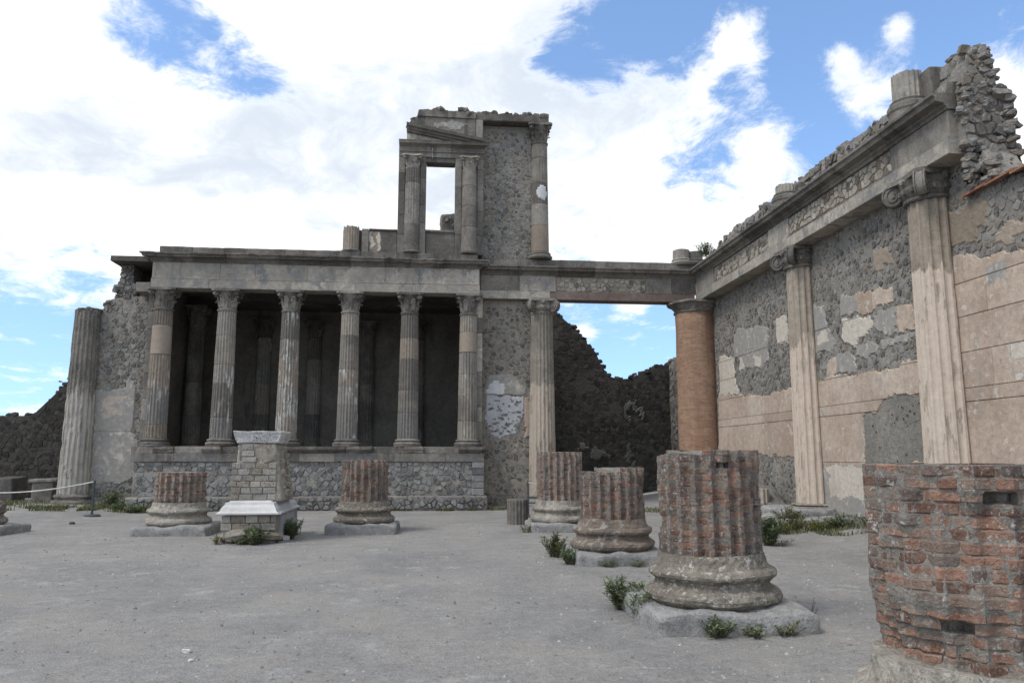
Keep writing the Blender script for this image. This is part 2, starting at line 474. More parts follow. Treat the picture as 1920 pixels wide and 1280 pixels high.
stone_mat('marble_worn', [(.34, .335, .32), (.46, .455, .44), (.56, .55, .53)], bump=.5, var=.3, rough=.85, speck=[((.14, .135, .125), .57, 34)])
stone_mat('marble_shaded', [(.25, .26, .275), (.33, .34, .355), (.40, .405, .41)], bump=.15, var=.18, rough=.75)  # darker copy of marble: the right side's shade is put into its colour
stone_mat('roof_tile', [(.22, .10, .06), (.28, .13, .08), (.30, .17, .115)], rand=.5, speck=[(LICH, .66, 20)])
stone_mat('arch_red', [(.16, .12, .10), (.21, .165, .14), (.25, .205, .175)], bump=.25, stain=((.19, .17, .15), .52))
stone_mat('pebble', [(.19, .187, .18), (.26, .255, .245), (.33, .325, .31)], rand=1.0, hue=((.36, .355, .34), (.15, .145, .14)))
stone_mat('metal', [(.06, .065, .07), (.075, .08, .085), (.09, .095, .10)], bump=.05, var=.1, rough=.5)
stone_mat('rope', [(.52, .51, .49), (.58, .57, .55), (.62, .61, .59)], bump=.3, bscale=90)
stone_mat('feather', [(.02, .02, .02), (.03, .03, .03), (.05, .05, .05)])


def ground_mat():
    m = bpy.data.materials.new('ground_dust'); m.use_nodes = True; M['ground_dust'] = m
    nt = m.node_tree; nt.nodes.clear(); h = NT(nt)
    out = N(nt, 'ShaderNodeOutputMaterial'); b = N(nt, 'ShaderNodeBsdfPrincipled'); nt.links.new(b.outputs[0], out.inputs[0])
    b.inputs['Roughness'].default_value = 1; b.inputs['Specular IOR Level'].default_value = .1
    pos = N(nt, 'ShaderNodeNewGeometry').outputs['Position']
    a = h.noise(pos, .42, 8, .68, .3)
    col = h.ramp(a, [(.36, (.232, .227, .218)), (.5, (.27, .262, .248)), (.64, (.306, .294, .272))])
    g = h.noise(pos, 2.6, 8, .7); g2 = h.noise(pos, 55, 3, .7); g3 = h.noise(pos, 17, 5, .75)
    k = h.math('ADD', 1.0, h.math('ADD', h.math('MULTIPLY', h.math('SUBTRACT', g, .5), .5), h.math('ADD', h.math('MULTIPLY', h.math('SUBTRACT', g2, .5), 1.25), h.math('MULTIPLY', h.math('SUBTRACT', g3, .5), .8))))
    col = h.mix(1.0, col, k, 'MULTIPLY')
    g4 = h.noise(pos, 7.5, 7, .78)
    col = h.mix(1.0, col, h.math('ADD', .62, h.math('MULTIPLY', g4, .76)), 'MULTIPLY')
    pale = h.math('MULTIPLY', h.smooth(h.noise(pos, 1.25, 10, .78), .545, .64), .5)
    col = h.mix(pale, col, (.43, .42, .395))
    tan = h.math('MULTIPLY', h.smooth(h.noise(pos, .8, 7, .7), .50, .64), .5)
    col = h.mix(tan, col, (.325, .30, .265))
    sp = N(nt, 'ShaderNodeSeparateXYZ'); nt.links.new(pos, sp.inputs[0])
    vo = N(nt, 'ShaderNodeTexVoronoi'); h.put(vo.inputs['Vector'], pos); vo.inputs['Scale'].default_value = 21
    chip = h.math('MULTIPLY', h.smooth(vo.outputs['Distance'], .10, .17, 1, 0), h.smooth(h.noise(pos, 9, 2), .56, .62))
    col = h.mix(h.math('MULTIPLY', chip, .4), col, (.50, .49, .47))
    nt.links.new(col, b.inputs['Base Color'])
    bp = N(nt, 'ShaderNodeBump'); bp.inputs['Strength'].default_value = .9; bp.inputs['Distance'].default_value = .035
    nt.links.new(h.math('ADD', h.math('ADD', g3, h.math('MULTIPLY', g2, .6)), h.math('MULTIPLY', chip, .5)), bp.inputs['Height'])
    nt.links.new(bp.outputs[0], b.inputs['Normal'])


ground_mat()


def leaf_mat(name, c1, c2, c3):
    m = bpy.data.materials.new(name); m.use_nodes = True; M[name] = m
    nt = m.node_tree; nt.nodes.clear(); h = NT(nt)
    out = N(nt, 'ShaderNodeOutputMaterial'); b = N(nt, 'ShaderNodeBsdfPrincipled')
    b.inputs['Roughness'].default_value = .6; b.inputs['Specular IOR Level'].default_value = .25
    at = N(nt, 'ShaderNodeAttribute', attribute_name='rnd').outputs['Fac']
    col = h.ramp(at, [(.15, c1), (.5, c2), (.9, c3)])
    nt.links.new(col, b.inputs['Base Color'])
    tr = N(nt, 'ShaderNodeBsdfTranslucent'); nt.links.new(col, tr.inputs[0])
    mx = N(nt, 'ShaderNodeMixShader'); mx.inputs[0].default_value = .25
    nt.links.new(b.outputs[0], mx.inputs[1]); nt.links.new(tr.outputs[0], mx.inputs[2]); nt.links.new(mx.outputs[0], out.inputs[0])


leaf_mat('leaf', (.095, .13, .065), (.145, .185, .095), (.225, .255, .155))
leaf_mat('leaf_yellow', (.10, .13, .035), (.17, .18, .045), (.25, .23, .07))
leaf_mat('grass', (.06, .085, .03), (.11, .13, .05), (.22, .20, .10))
leaf_mat('stem', (.10, .09, .05), (.12, .10, .06), (.15, .12, .08))


def brick_shaft_mat():
    m = bpy.data.materials.new('corner_brick'); m.use_nodes = True; M['corner_brick'] = m
    nt = m.node_tree; nt.nodes.clear(); h = NT(nt)
    out = N(nt, 'ShaderNodeOutputMaterial'); b = N(nt, 'ShaderNodeBsdfPrincipled'); nt.links.new(b.outputs[0], out.inputs[0])
    b.inputs['Roughness'].default_value = .95; b.inputs['Specular IOR Level'].default_value = .15
    uv = N(nt, 'ShaderNodeAttribute', attribute_name='wrap').outputs['Vector']
    bt = N(nt, 'ShaderNodeTexBrick'); h.put(bt.inputs['Vector'], uv)
    bt.inputs['Scale'].default_value = 1; bt.inputs['Brick Width'].default_value = .24; bt.inputs['Row Height'].default_value = .068
    bt.inputs['Mortar Size'].default_value = .009; bt.inputs['Mortar Smooth'].default_value = .4; bt.inputs['Bias'].default_value = 0
    bt.inputs['Color1'].default_value = (.34, .205, .13, 1); bt.inputs['Color2'].default_value = (.26, .15, .095, 1); bt.inputs['Mortar'].default_value = (.27, .23, .185, 1)
    pos = N(nt, 'ShaderNodeNewGeometry').outputs['Position']
    g = h.noise(pos, 7, 6, .7); g2 = h.noise(h.scale3(pos, (2, 2, 5)), 1, 5, .65)
    col = h.mix(1.0, bt.outputs['Color'], h.math('ADD', .25, h.math('ADD', h.math('MULTIPLY', g, .9), h.math('MULTIPLY', g2, .6))), 'MULTIPLY')
    s1 = h.smooth(h.noise(h.scale3(pos, (3, 3, .12)), 1, 4), .54, .66)
    col = h.mix(h.math('MULTIPLY', s1, .5), col, (.235, .12, .08))
    nt.links.new(col, b.inputs['Base Color'])
    bp = N(nt, 'ShaderNodeBump'); bp.inputs['Strength'].default_value = .6; bp.inputs['Distance'].default_value = .02
    nt.links.new(h.math('SUBTRACT', h.math('MULTIPLY', g, .5), bt.outputs['Fac']), bp.inputs['Height']); nt.links.new(bp.outputs[0], b.inputs['Normal'])


brick_shaft_mat()

# ------------------------------------------------------------------ generators


def voronoi(u0, u1, v0, v1, cell, aspect, rnd):
    """irregular stones: list of (polygon, area) filling the rectangle"""
    cu, cv = cell * aspect, cell
    nu, nv = max(1, round((u1 - u0) / cu)), max(1, round((v1 - v0) / cv))
    cu, cv = (u1 - u0) / nu, (v1 - v0) / nv
    S = {}
    for i in range(-2, nu + 2):
        for j in range(-2, nv + 2):
            S[i, j] = (u0 + (i + .5 + (.25 if j % 2 else -.25) + rnd.uniform(-.45, .45)) * cu, v0 + (j + .5 + rnd.uniform(-.42, .42)) * cv)
    out = []
    for i in range(-1, nu + 1):
        for j in range(nv):
            a, b = S[i, j]
            poly = [(max(u0, a - 2 * cu), max(v0, b - 2 * cv)), (min(u1, a + 2 * cu), max(v0, b - 2 * cv)), (min(u1, a + 2 * cu), min(v1, b + 2 * cv)), (max(u0, a - 2 * cu), min(v1, b + 2 * cv))]
            if a < u0 or a > u1: continue
            for di in (-2, -1, 0, 1, 2):
                for dj in (-2, -1, 0, 1, 2):
                    if not (di or dj): continue
                    q = S.get((i + di, j + dj))
                    if q is None: continue
                    nx, ny = q[0] - a, q[1] - b
                    c = (q[0] ** 2 + q[1] ** 2 - a * a - b * b) / 2
                    res = []; n = len(poly)
                    for k in range(n):
                        p, s = poly[k], poly[(k + 1) % n]
                        dp, ds = p[0] * nx + p[1] * ny - c, s[0] * nx + s[1] * ny - c
                        if dp <= 0: res.append(p)
                        if dp * ds < 0:
                            t = dp / (dp - ds); res.append((p[0] + (s[0] - p[0]) * t, p[1] + (s[1] - p[1]) * t))
                    poly = res
                    if len(poly) < 3: break
                if len(poly) < 3: break
            if len(poly) >= 3: out.append(poly)
    return out


def area(p):
    return abs(sum(p[i][0] * p[(i + 1) % len(p)][1] - p[(i + 1) % len(p)][0] * p[i][1] for i in range(len(p)))) / 2


def stone_geo(poly, mapf, gap, proud, rnd):
    cx = sum(p[0] for p in poly) / len(poly); cy = sum(p[1] for p in poly) / len(poly)
    pts = []
    n = len(poly)
    for i in range(n):                 # one round of corner cutting
        a, b = poly[i], poly[(i + 1) % n]
        if math.hypot(a[0] - b[0], a[1] - b[1]) < .02: continue
        pts.append((a[0] * .86 + b[0] * .14, a[1] * .86 + b[1] * .14)); pts.append((a[0] * .14 + b[0] * .86, a[1] * .14 + b[1] * .86))
    if len(pts) < 4: return None
    def ring(g, d, tilt=0):
        o = []
        for (u, v) in pts:
            L = math.hypot(u - cx, v - cy) + 1e-6
            k = max(.25, 1 - g / L) * (1 + rnd.uniform(-.11, .07))
            o.append(mapf(cx + (u - cx) * k, cy + (v - cy) * k, d + tilt * ((u - cx) * t1 + (v - cy) * t2) / .1))
        return o
    t1, t2 = rnd.uniform(-.5, .5), rnd.uniform(-.5, .5)
    m = len(pts)
    v = ring(gap, -.02) + ring(gap * 1.05, proud * .55) + ring(gap * 1.3 + .008, proud, proud * .5)
    f = []
    for k in range(2):
        for i in range(m):
            j = (i + 1) % m
            f.append((k * m + i, k * m + j, (k + 1) * m + j, (k + 1) * m + i))
    f.append(tuple(range(2 * m, 3 * m)))
    return v, f


def stones(parent, mapf, rect, cell, mat='lava', aspect=1.25, gap=.014, proud=.03, keep=None, n_single=200, seed=1, name='stone', skip=.06, bald=1.6):
    rnd = random.Random(seed)
    cells = []
    for p in voronoi(*rect, cell, aspect, rnd):
        cx = sum(q[0] for q in p) / len(p); cy = sum(q[1] for q in p) / len(p)
        if keep and not keep(cx, cy): continue
        if rnd.random() < skip + max(0, noise.noise(Vector((cx * .9, cy * .9, seed))) - .05) * bald: continue
        cells.append((area(p), p))
    cells.sort(key=lambda t: -t[0])
    rest = MB(); k = 0
    for a, p in cells:
        g = stone_geo(p, mapf, gap * rnd.uniform(.5, 2.2), proud * rnd.uniform(.3, 1.3), rnd)
        if not g: continue
        if k < n_single:
            MB().add(g[0], g[1], rnd.uniform(.01, .99)).build(name, mat, parent)
        else: rest.add(g[0], g[1], rnd.uniform(.01, .99))
        k += 1
    if rest.v: rest.build('small_stones', mat, parent, kind='stuff')


ROCKS = {}


def rock_protos(mat):
    if mat in ROCKS: return ROCKS[mat]
    L = []
    for s in range(7):
        rnd = random.Random(s + 40); v = []; ix = {}
        for a in (-1, 0, 1):
            for b_ in (-1, 0, 1):
                for c in (-1, 0, 1):
                    if not (a or b_ or c): continue
                    d = Vector((a, b_, c)); k = abs(a) + abs(b_) + abs(c)
                    d = d * (.5, .43, .37)[k - 1] * rnd.uniform(.8, 1.12) + Vector((rnd.uniform(-.06, .06), rnd.uniform(-.06, .06), rnd.uniform(-.06, .06)))
                    ix[a, b_, c] = len(v); v.append((d.x * 1.15, d.y, d.z * .85))
        f = []
        for ax in range(3):
            for sd_ in (-1, 1):
                for u in (-1, 0):
                    for w in (-1, 0):
                        q = []
                        for (du, dw) in ((0, 0), (1, 0), (1, 1), (0, 1)):
                            p = [0, 0, 0]; p[ax] = sd_; p[(ax + 1) % 3] = u + du; p[(ax + 2) % 3] = w + dw
                            q.append(ix[tuple(p)])
                        f.append(tuple(q) if sd_ > 0 else tuple(q[::-1]))
        me = bpy.data.meshes.new('rock'); me.from_pydata(v, [], f); me.materials.append(M[mat]); L.append(me)
    ROCKS[mat] = L
    return L


def rocks(parent, pts, size, mat='lava', rnd=None, name='stone', flat=.8):
    P = rock_protos(mat); rnd = rnd or random.Random(5)
    for p in pts:
        s = size * rnd.uniform(.65, 1.35)
        inst(name, rnd.choice(P), parent, p, (rnd.uniform(-.3, .3), rnd.uniform(-.3, .3), rnd.uniform(0, 6.28)), (s * rnd.uniform(.9, 1.4), s, s * flat * rnd.uniform(.8, 1.2)))


def along(path, step, rnd, jit=(0, 0, 0)):
    out = []
    for a, b in zip(path, path[1:]):
        a, b = Vector(a), Vector(b); n = max(1, int((b - a).length / step))
        for i in range(n):
            q = a.lerp(b, (i + rnd.random()) / n)
            out.append(q + Vector([rnd.uniform(-j, j) for j in jit]))
    return out


def plaster(parent, rect, mapf, polys, mat='plaster', res=.05, h=.03, name='plaster_panel', wob=.07, base=0.0, edge=True):
    """one thin plaster sheet inside rect, kept where polys [(poly, tone)] cover it; ragged edges sink into the wall"""
    u0, u1, v0, v1 = rect
    def grid(a, b):
        n = max(2, int((b - a) / res)); g = [a + (b - a) * i / n for i in range(n + 1)]
        if edge: g = [a, a + .01] + [x for x in g if a + .02 < x < b - .02] + [b - .01, b]
        return g
    US, VS = grid(u0, u1), grid(v0, v1); nu, nv = len(US) - 1, len(VS) - 1
    act = [(p, t, min(q[0] for q in p) - .2, max(q[0] for q in p) + .2, min(q[1] for q in p) - .2, max(q[1] for q in p) + .2) for p, t in polys]
    act = [a for a in act if a[2] < u1 and a[3] > u0 and a[4] < v1 and a[5] > v0]
    if not act: return None
    T = []
    for i in range(nu + 1):
        for j in range(nv + 1):
            u = US[i]; v = VS[j]
            q = Vector((u, v, base)); w = noise.noise_vector(q * 3.2) * wob + noise.noise_vector(q * 11) * wob * .45
            a, b = u + w.x, v + w.y; t = None
            for (p, tone, x0, x1, y0, y1) in act:
                if x0 < a < x1 and y0 < b < y1 and inside(p, a, b): t = tone
            T.append(t)
    m = nv + 1; idx = {}; V = []; F = []; TN = []
    def vert(i, j):
        k = i * m + j
        if k not in idx:
            u = US[i]; v = VS[j]
            t = T[k]
            if t is None: d = -.012
            else:
                d = h + .005 * noise.noise(Vector((u, v, 3)) * 2.5)
                if edge and (i in (0, nu) or j in (0, nv)): d = h - .014
            idx[k] = len(V); V.append(mapf(u, v, base + d))
            if t is None:
                nb = [T[a * m + b] for a in (i - 1, i, i + 1) for b in (j - 1, j, j + 1) if 0 <= a <= nu and 0 <= b <= nv and T[a * m + b] is not None]
                t = nb[0] if nb else 0
            TN.append(t)
        return idx[k]
    for i in range(nu):
        for j in range(nv):
            if any(T[a * m + b] is not None for a, b in ((i, j), (i + 1, j), (i + 1, j + 1), (i, j + 1))):
                F.append((vert(i, j), vert(i + 1, j), vert(i + 1, j + 1), vert(i, j + 1)))
    if not F: return None
    par = list(range(len(V)))
    def find(a):
        while par[a] != a: par[a] = par[par[a]]; a = par[a]
        return a
    for f in F:
        for q in f[1:]: par[find(q)] = find(f[0])
    comp = {}
    for f in F: comp.setdefault(find(f[0]), []).append(f)
    o = None
    for fs in comp.values():          # every separate scrap is a piece of its own
        if len(fs) < 5: continue
        ids = sorted({q for f in fs for q in f}); mp = {q: k for k, q in enumerate(ids)}
        o = MB().add([V[q] for q in ids], [tuple(mp[q] for q in f) for f in fs]).build(name, mat, parent)
        at = o.data.attributes.new('tone', 'FLOAT', 'POINT'); at.data.foreach_set('value', [float(TN[q]) for q in ids])
    return o


def blob(cx, cy, rx, ry, n=14, seed=0):
    r = random.Random(seed)
    return [(cx + rx * math.cos(2 * PI * i / n) * r.uniform(.75, 1.1), cy + ry * math.sin(2 * PI * i / n) * r.uniform(.75, 1.1)) for i in range(n)]


# --- classical members
LEAF = None


def leaf_proto(mat):
    v = []; f = []
    prof = [(0, 0, .36), (.03, .25, .44), (.06, .5, .46), (.12, .75, .42), (.24, .95, .3), (.33, .93, .2), (.34, .82, .1)]
    for (o, z, w) in prof:
        for k in (-1, -.5, 0, .5, 1):
            ruf = .05 * (1 if abs(k) == .5 else -.6 if k == 0 else 0)
            v.append((k * w, o + ruf - abs(k) * .05, z))
    for i in range(len(prof) - 1):
        for k in range(4):
            a = i * 5 + k; f.append((a, a + 1, a + 6, a + 5))
    me = bpy.data.meshes.new('leaf'); me.from_pydata(v, [], f); me.materials.append(M[mat])
    return me


LEAFS = {}


def corinthian(parent, cx, cy, z0, z1, r, mat='tuff', rows=True):
    H = z1 - z0
    mb = MB()
    mb.lathe(cx, cy, [(r * 1.06, z0 - .05), (r * 1.1, z0), (r * .9, z0 + .02), (r * .9, z0 + H * .4), (r * .98, z0 + H * .65), (r * 1.25, z0 + H * .88)], 20, amp=.01)
    # abacus with hollow sides and cut corners
    S = r * 1.48; pts = []
    for q in range(4):
        a = PI / 4 + q * PI / 2
        for t in (-.12, .12):
            pts.append((cx + S * 1.3 * math.cos(a + t), cy + S * 1.3 * math.sin(a + t)))
        b = a + PI / 4
        pts.append((cx + S * .86 * math.cos(b), cy + S * .86 * math.sin(b)))
    mb.prism(pts, lambda u, v, d: (u, v, d), z0 + H * .88, z1)
    cap = mb.build('capital', mat, parent)
    if mat not in LEAFS: LEAFS[mat] = leaf_proto(mat)
    me = LEAFS[mat]
    for row, (n, h, w, off) in enumerate([(8, .42, .48, 0), (8, .72, .48, .5)]):
        for k in range(n):
            a = 2 * PI * (k + off) / n
            rr = r * (.9 + .06 * row)
            inst('leaf', me, cap, (cx + rr * math.cos(a), cy + rr * math.sin(a), z0 + (.02 if not row else H * .12)), (0, 0, a - PI / 2), (r * w * 1.4, r * 1.25, H * (h - (.12 if row else 0))))
    for q in range(4):
        a = PI / 4 + q * PI / 2
        inst('volute', volute_proto(mat), cap, (cx + r * 1.5 * math.cos(a), cy + r * 1.5 * math.sin(a), z0 + H * .78), (0, 0, a), (r * .27, r * .4, H * .12))
    return cap


VOL = {}


def volute_proto(mat):
    """a scroll of radius 1 in the local XZ plane, 1 thick along Y"""
    if mat in VOL: return VOL[mat]
    mb = MB(); n = 20
    ring = [(math.cos(2 * PI * i / n), math.sin(2 * PI * i / n)) for i in range(n)]
    v = []; f = []
    for (k, y) in ((.92, -.42), (1, -.3), (1, .3), (.92, .42)):
        v += [(c * k, y, s * k) for c, s in ring]
    for a in range(3):
        for i in range(n):
            j = (i + 1) % n; f.append((a * n + i, a * n + j, a * n + n + j, a * n + n + i))
    f += [tuple(range(n - 1, -1, -1)), tuple(range(3 * n, 4 * n))]
    mb.add(v, f)
    for s in (-1, 1):
        v = []; f = []; K = 34
        for i in range(K):
            t = i / (K - 1); a = PI / 2 - t * 2.2 * 2 * PI; R = .93 * (1 - t) ** .8 + .12; w = .10 * (1 - .5 * t)
            for (dr, dy) in ((w, .40), (w * .5, .56), (-w * .5, .56), (-w, .40)):
                v.append(((R + dr) * math.cos(a), s * dy, (R + dr) * math.sin(a)))
        for i in range(K - 1):
            for k in range(3): f.append((i * 4 + k, i * 4 + k + 1, i * 4 + k + 5, i * 4 + k + 4))
        mb.add(v, f)
        v = []; e = 8
        for y in (.38, .6): v += [(.17 * math.cos(2 * PI * i / e), s * y, .17 * math.sin(2 * PI * i / e)) for i in range(e)]
        mb.add(v, [tuple(range(e, 2 * e))] + [(i, (i + 1) % e, e + (i + 1) % e, e + i) for i in range(e)])
    me = bpy.data.meshes.new('volute'); me.from_pydata(mb.v, [], mb.f); me.materials.append(M[mat])
    VOL[mat] = me
    return me


def ionic(parent, cx, cy, z0, z1, r, mat='tuff'):
    """four-sided Ionic capital with diagonal scrolls"""
    H = z1 - z0
    mb = MB()
    mb.lathe(cx, cy, [(r * 1.02, z0 - .03), (r * 1.07, z0), (r * 1.07, z0 + H * .08), (r * 1.0, z0 + H * .1), (r * 1.16, z0 + H * .3), (r * 1.2, z0 + H * .42), (r * 1.12, z0 + H * .55), (r * 1.2, z0 + H * .8)], 28)
    for k in range(16):      # egg row
        a = 2 * PI * k / 16
        mb.rockbox(cx + r * 1.18 * math.cos(a) - .035, cx + r * 1.18 * math.cos(a) + .035, cy + r * 1.18 * math.sin(a) - .035, cy + r * 1.18 * math.sin(a) + .035, z0 + H * .25, z0 + H * .48, res=.1, rad=.03, amp=.004)
    S = r * 1.22; pts = []
    for q in range(4):
        a = PI / 4 + q * PI / 2
        for t in (-.13, .13): pts.append((cx + S * 1.36 * math.cos(a + t), cy + S * 1.36 * math.sin(a + t)))
        pts.append((cx + S * .95 * math.cos(a + PI / 4), cy + S * .95 * math.sin(a + PI / 4)))
    mb.prism(pts, lambda u, v, d: (u, v, d), z0 + H * .8, z1 - .004)
    cap = mb.build('capital', mat, parent)
    for q in range(4):
        a = PI / 4 + q * PI / 2
        inst('volute', volute_proto(mat), cap, (cx + r * 1.42 * math.cos(a), cy + r * 1.42 * math.sin(a), z0 + H * .46), (0, 0, a), (H * .40, r * .42, H * .44))
    for q in range(4):       # flower in the middle of each side
        a = q * PI / 2
        inst('flower', rock_protos(mat)[q], cap, (cx + r * 1.2 * math.cos(a), cy + r * 1.2 * math.sin(a), z0 + H * .75), (0, 0, a), (.1, .14, .16))
    return cap


def att_base(parent, cx, cy, z0, r, h=.24, mat='tuff', amp=.006, n=32, name='base'):
    p = [(r * 1.30, z0), (r * 1.36, z0 + h * .08), (r * 1.38, z0 + h * .2), (r * 1.33, z0 + h * .36), (r * 1.18, z0 + h * .42), (r * 1.14, z0 + h * .55), (r * 1.22, z0 + h * .62), (r * 1.26, z0 + h * .74), (r * 1.2, z0 + h * .88), (r * 1.06, z0 + h * .93), (r * 1.0, z0 + h * 1.05)]
    return MB().lathe(cx, cy, p, n, amp=amp, freq=5).build(name, mat, parent, smooth=False)


def zr(a, b, step=.35):
    n = max(1, int((b - a) / step)); return [a + (b - a) * i / n for i in range(n + 1)]


def drums(parent, cx, cy, cuts, r0, r1, mats, nf=20, depth=.17, amp=.0, plain=()):
    z0, z1 = cuts[0], cuts[-1]
    rf = lambda z: r0 + (r1 - r0) * ((z - z0) / (z1 - z0)) ** 1.25
    for i, (a, b) in enumerate(zip(cuts, cuts[1:])):
        e = .006; g = .012
        def rr(z, a=a, b=b): return rf(z) - (g if z < a + e * 1.5 or z > b - e * 1.5 else 0)
        zs = [a + .001, a + .022] + zr(a + .03, b - .03)[1:-1] + [b - .022, b - .001]
        rnd = random.Random(int(cx * 91 + a * 37))
        mat = mats[i] if isinstance(mats, (list, tuple)) else mats
        mb = MB()
        if i in plain:
            mb.lathe(cx, cy, [(rr(z) + .004, z) for z in zs], 40)
        else:
            mb.shaft(cx, cy, zs, rr, nf, depth, amp=amp)
        mb.r = [rnd.uniform(.05, .95)] * len(mb.v)
        mb.build('drum', mat, parent)


def course(parent, name, mat, mapf, t0, t1, prof, length=1.2, seed=0, gap=.004, amp=.006, jit=.006, ends=(0, 0), broken=0):
    """a row of blocks with the same moulded profile"""
    rnd = random.Random(seed); n = max(1, round((t1 - t0) / length))
    cuts = [t0] + [t0 + (t1 - t0) * (i + rnd.uniform(-.22, .22)) / n for i in range(1, n)] + [t1]
    for i, (a, b) in enumerate(zip(cuts, cuts[1:])):
        dz, dd = rnd.uniform(-jit, jit) * .5, rnd.uniform(-jit, jit)
        p = [(d + (dd if d > 0 else 0), z + dz) for d, z in prof]
        mb = MB().extr(p, mapf, a + (gap if i else 0), b - (gap if i < n - 1 else 0), step=.14, amp=amp * (3 if rnd.random() < broken else 1), r=rnd.uniform(.02, .98), ends=(ends[0] if i == 0 else 0, ends[1] if i == n - 1 else 0))
        mb.build(name, mat if isinstance(mat, str) else rnd.choice(mat), parent)


def gz(x, y):
    """ground height"""
    def ss(a, b, t):
        t = min(1, max(0, (t - a) / (b - a))); return t * t * (3 - 2 * t)
    z = .26 * ss(7.8, 9.7, x) * ss(10, 15, y) + .16 * ss(22.5, 26.5, y) * (1 - ss(-10.2, -9.2, x)) + .10 * ss(24, 27, y) * ss(1.7, 2.6, x)
    z += .03 * noise.noise(Vector((x * .25, y * .25, 0))) + .012 * noise.noise(Vector((x * 1.1, y * 1.1, 4)))
    return z

# ------------------------------------------------------------------ ground
def build_ground():
    def axis(lo, hi, dense_lo, dense_hi, step):
        a = []; x = dense_lo
        while x <= dense_hi + 1e-6: a.append(x); x += step
        s = step; x = dense_lo
        while x > lo: s *= 1.5; x -= s; a.insert(0, max(lo, x))
        s = step; x = dense_hi
        while x < hi: s *= 1.5; x += s; a.append(min(hi, x))
        return a
    xs = axis(-600, 600, -16, 12, .3); ys = axis(-300, 900, 1, 33, .3)
    v = [(x, y, gz(x, y)) for x in xs for y in ys]; m = len(ys)
    f = [(i * m + j, (i + 1) * m + j, (i + 1) * m + j + 1, i * m + j + 1) for i in range(len(xs) - 1) for j in range(m - 1)]
    MB().add(v, f).build('ground', 'ground_dust', smooth=True, kind='structure')
    rnd = random.Random(3); mb = MB()
    for k in range(9000):
        y = 3.2 + 17 * rnd.random() ** 1.6; x = rnd.uniform(-.62, .62) * y + .1 * y
        s = rnd.choice((.004, .005, .005, .006, .006, .007, .009, .012, .018)) * (1 + .035 * y); z = gz(x, y)
        a = rnd.uniform(0, 6.28); c, d = math.cos(a) * s, math.sin(a) * s; q = rnd.uniform(.6, 1.3)
        mb.add([(x + c, y + d, z), (x - d * q, y + c * q, z), (x - c, y - d, z), (x + d * q, y - c * q, z), (x + c * .3, y + d * .3, z + s * rnd.uniform(.5, 1.0))],
               [(0, 1, 4), (1, 2, 4), (2, 3, 4), (3, 0, 4)], rnd.uniform(.01, .99))
    mb.build('gravel', 'pebble', kind='stuff').update_tag()
    g = bpy.data.objects['gravel']; g['label'] = 'small loose pebbles and white chips scattered over the grey dust'; g['category'] = 'gravel'


build_ground()

# ------------------------------------------------------------------ podium of the porch
pod = thing('podium', 'grey rubble podium with a stone slab edge, carrying the row of six columns', 'podium', (-3.9, 26.05, 0))
MB().box(-9.5, 1.62, 26.07, 31.9, -.3, 1.56).build('podium_core', 'mortar', pod)
stones(pod, front(26.07), (-9.5, 1.62, .46, 1.56), .165, 'lava_grey', 1.35, bald=.7, n_single=230, seed=11, proud=.035)
foot = MB().rockbox(-9.62, 1.8, 25.83, 26.2, -.3, .46, res=.2, rad=.06, amp=.03).build('footing', 'mortar', pod)
stones(pod, front(25.79), (-9.55, 1.72, .03, .44), .15, 'lava_grey', 1.5, bald=.7, n_single=70, seed=12, proud=.035)
for k in range(5):
    MB().block(1.30 + .02 * (k % 2), 1.69, 26.0, 26.4, .47 + .218 * k, .47 + .218 * k + .205, .015).build('corner_stone', 'lava_grey', pod)
course(pod, 'slab', ['tuff', 'tuff_dark', 'lava_grey'], front(26.1), -9.58, 1.68, [(-.3, 1.565), (.10, 1.565), (.10, 1.83), (-.3, 1.83)], 1.25, 5)
rr = random.Random(8)
t = -9.62
while t < 1.7:
    L = rr.uniform(.55, 1.2)
    L = min(L, 1.75 - t)
    d = rr.choice((.22, .22, .2, .05, .12)); b = rr.random() < .3
    prof = [(-.3, 1.835), (.08, 1.835), (.1, 1.87), (d * .75, 1.9), (d, 1.96), (d, 2.05), (-.3, 2.055)]
    if d < .1: prof = [(-.3, 1.835), (.06, 1.835), (.04, 2.04), (-.3, 2.055)]
    MB().extr(prof, front(26.1), t + .006, t + L - .006, step=.1, amp=.03 if b else .012, freq=6, r=rr.random()).build('moulding', rr.choice(['tuff_dark', 'tuff']), pod)
    t += L
MB().box(-9.45, 1.58, 26.41, 31.9, 1.56, 2.05).build('floor_slab', 'tuff_dark', pod)

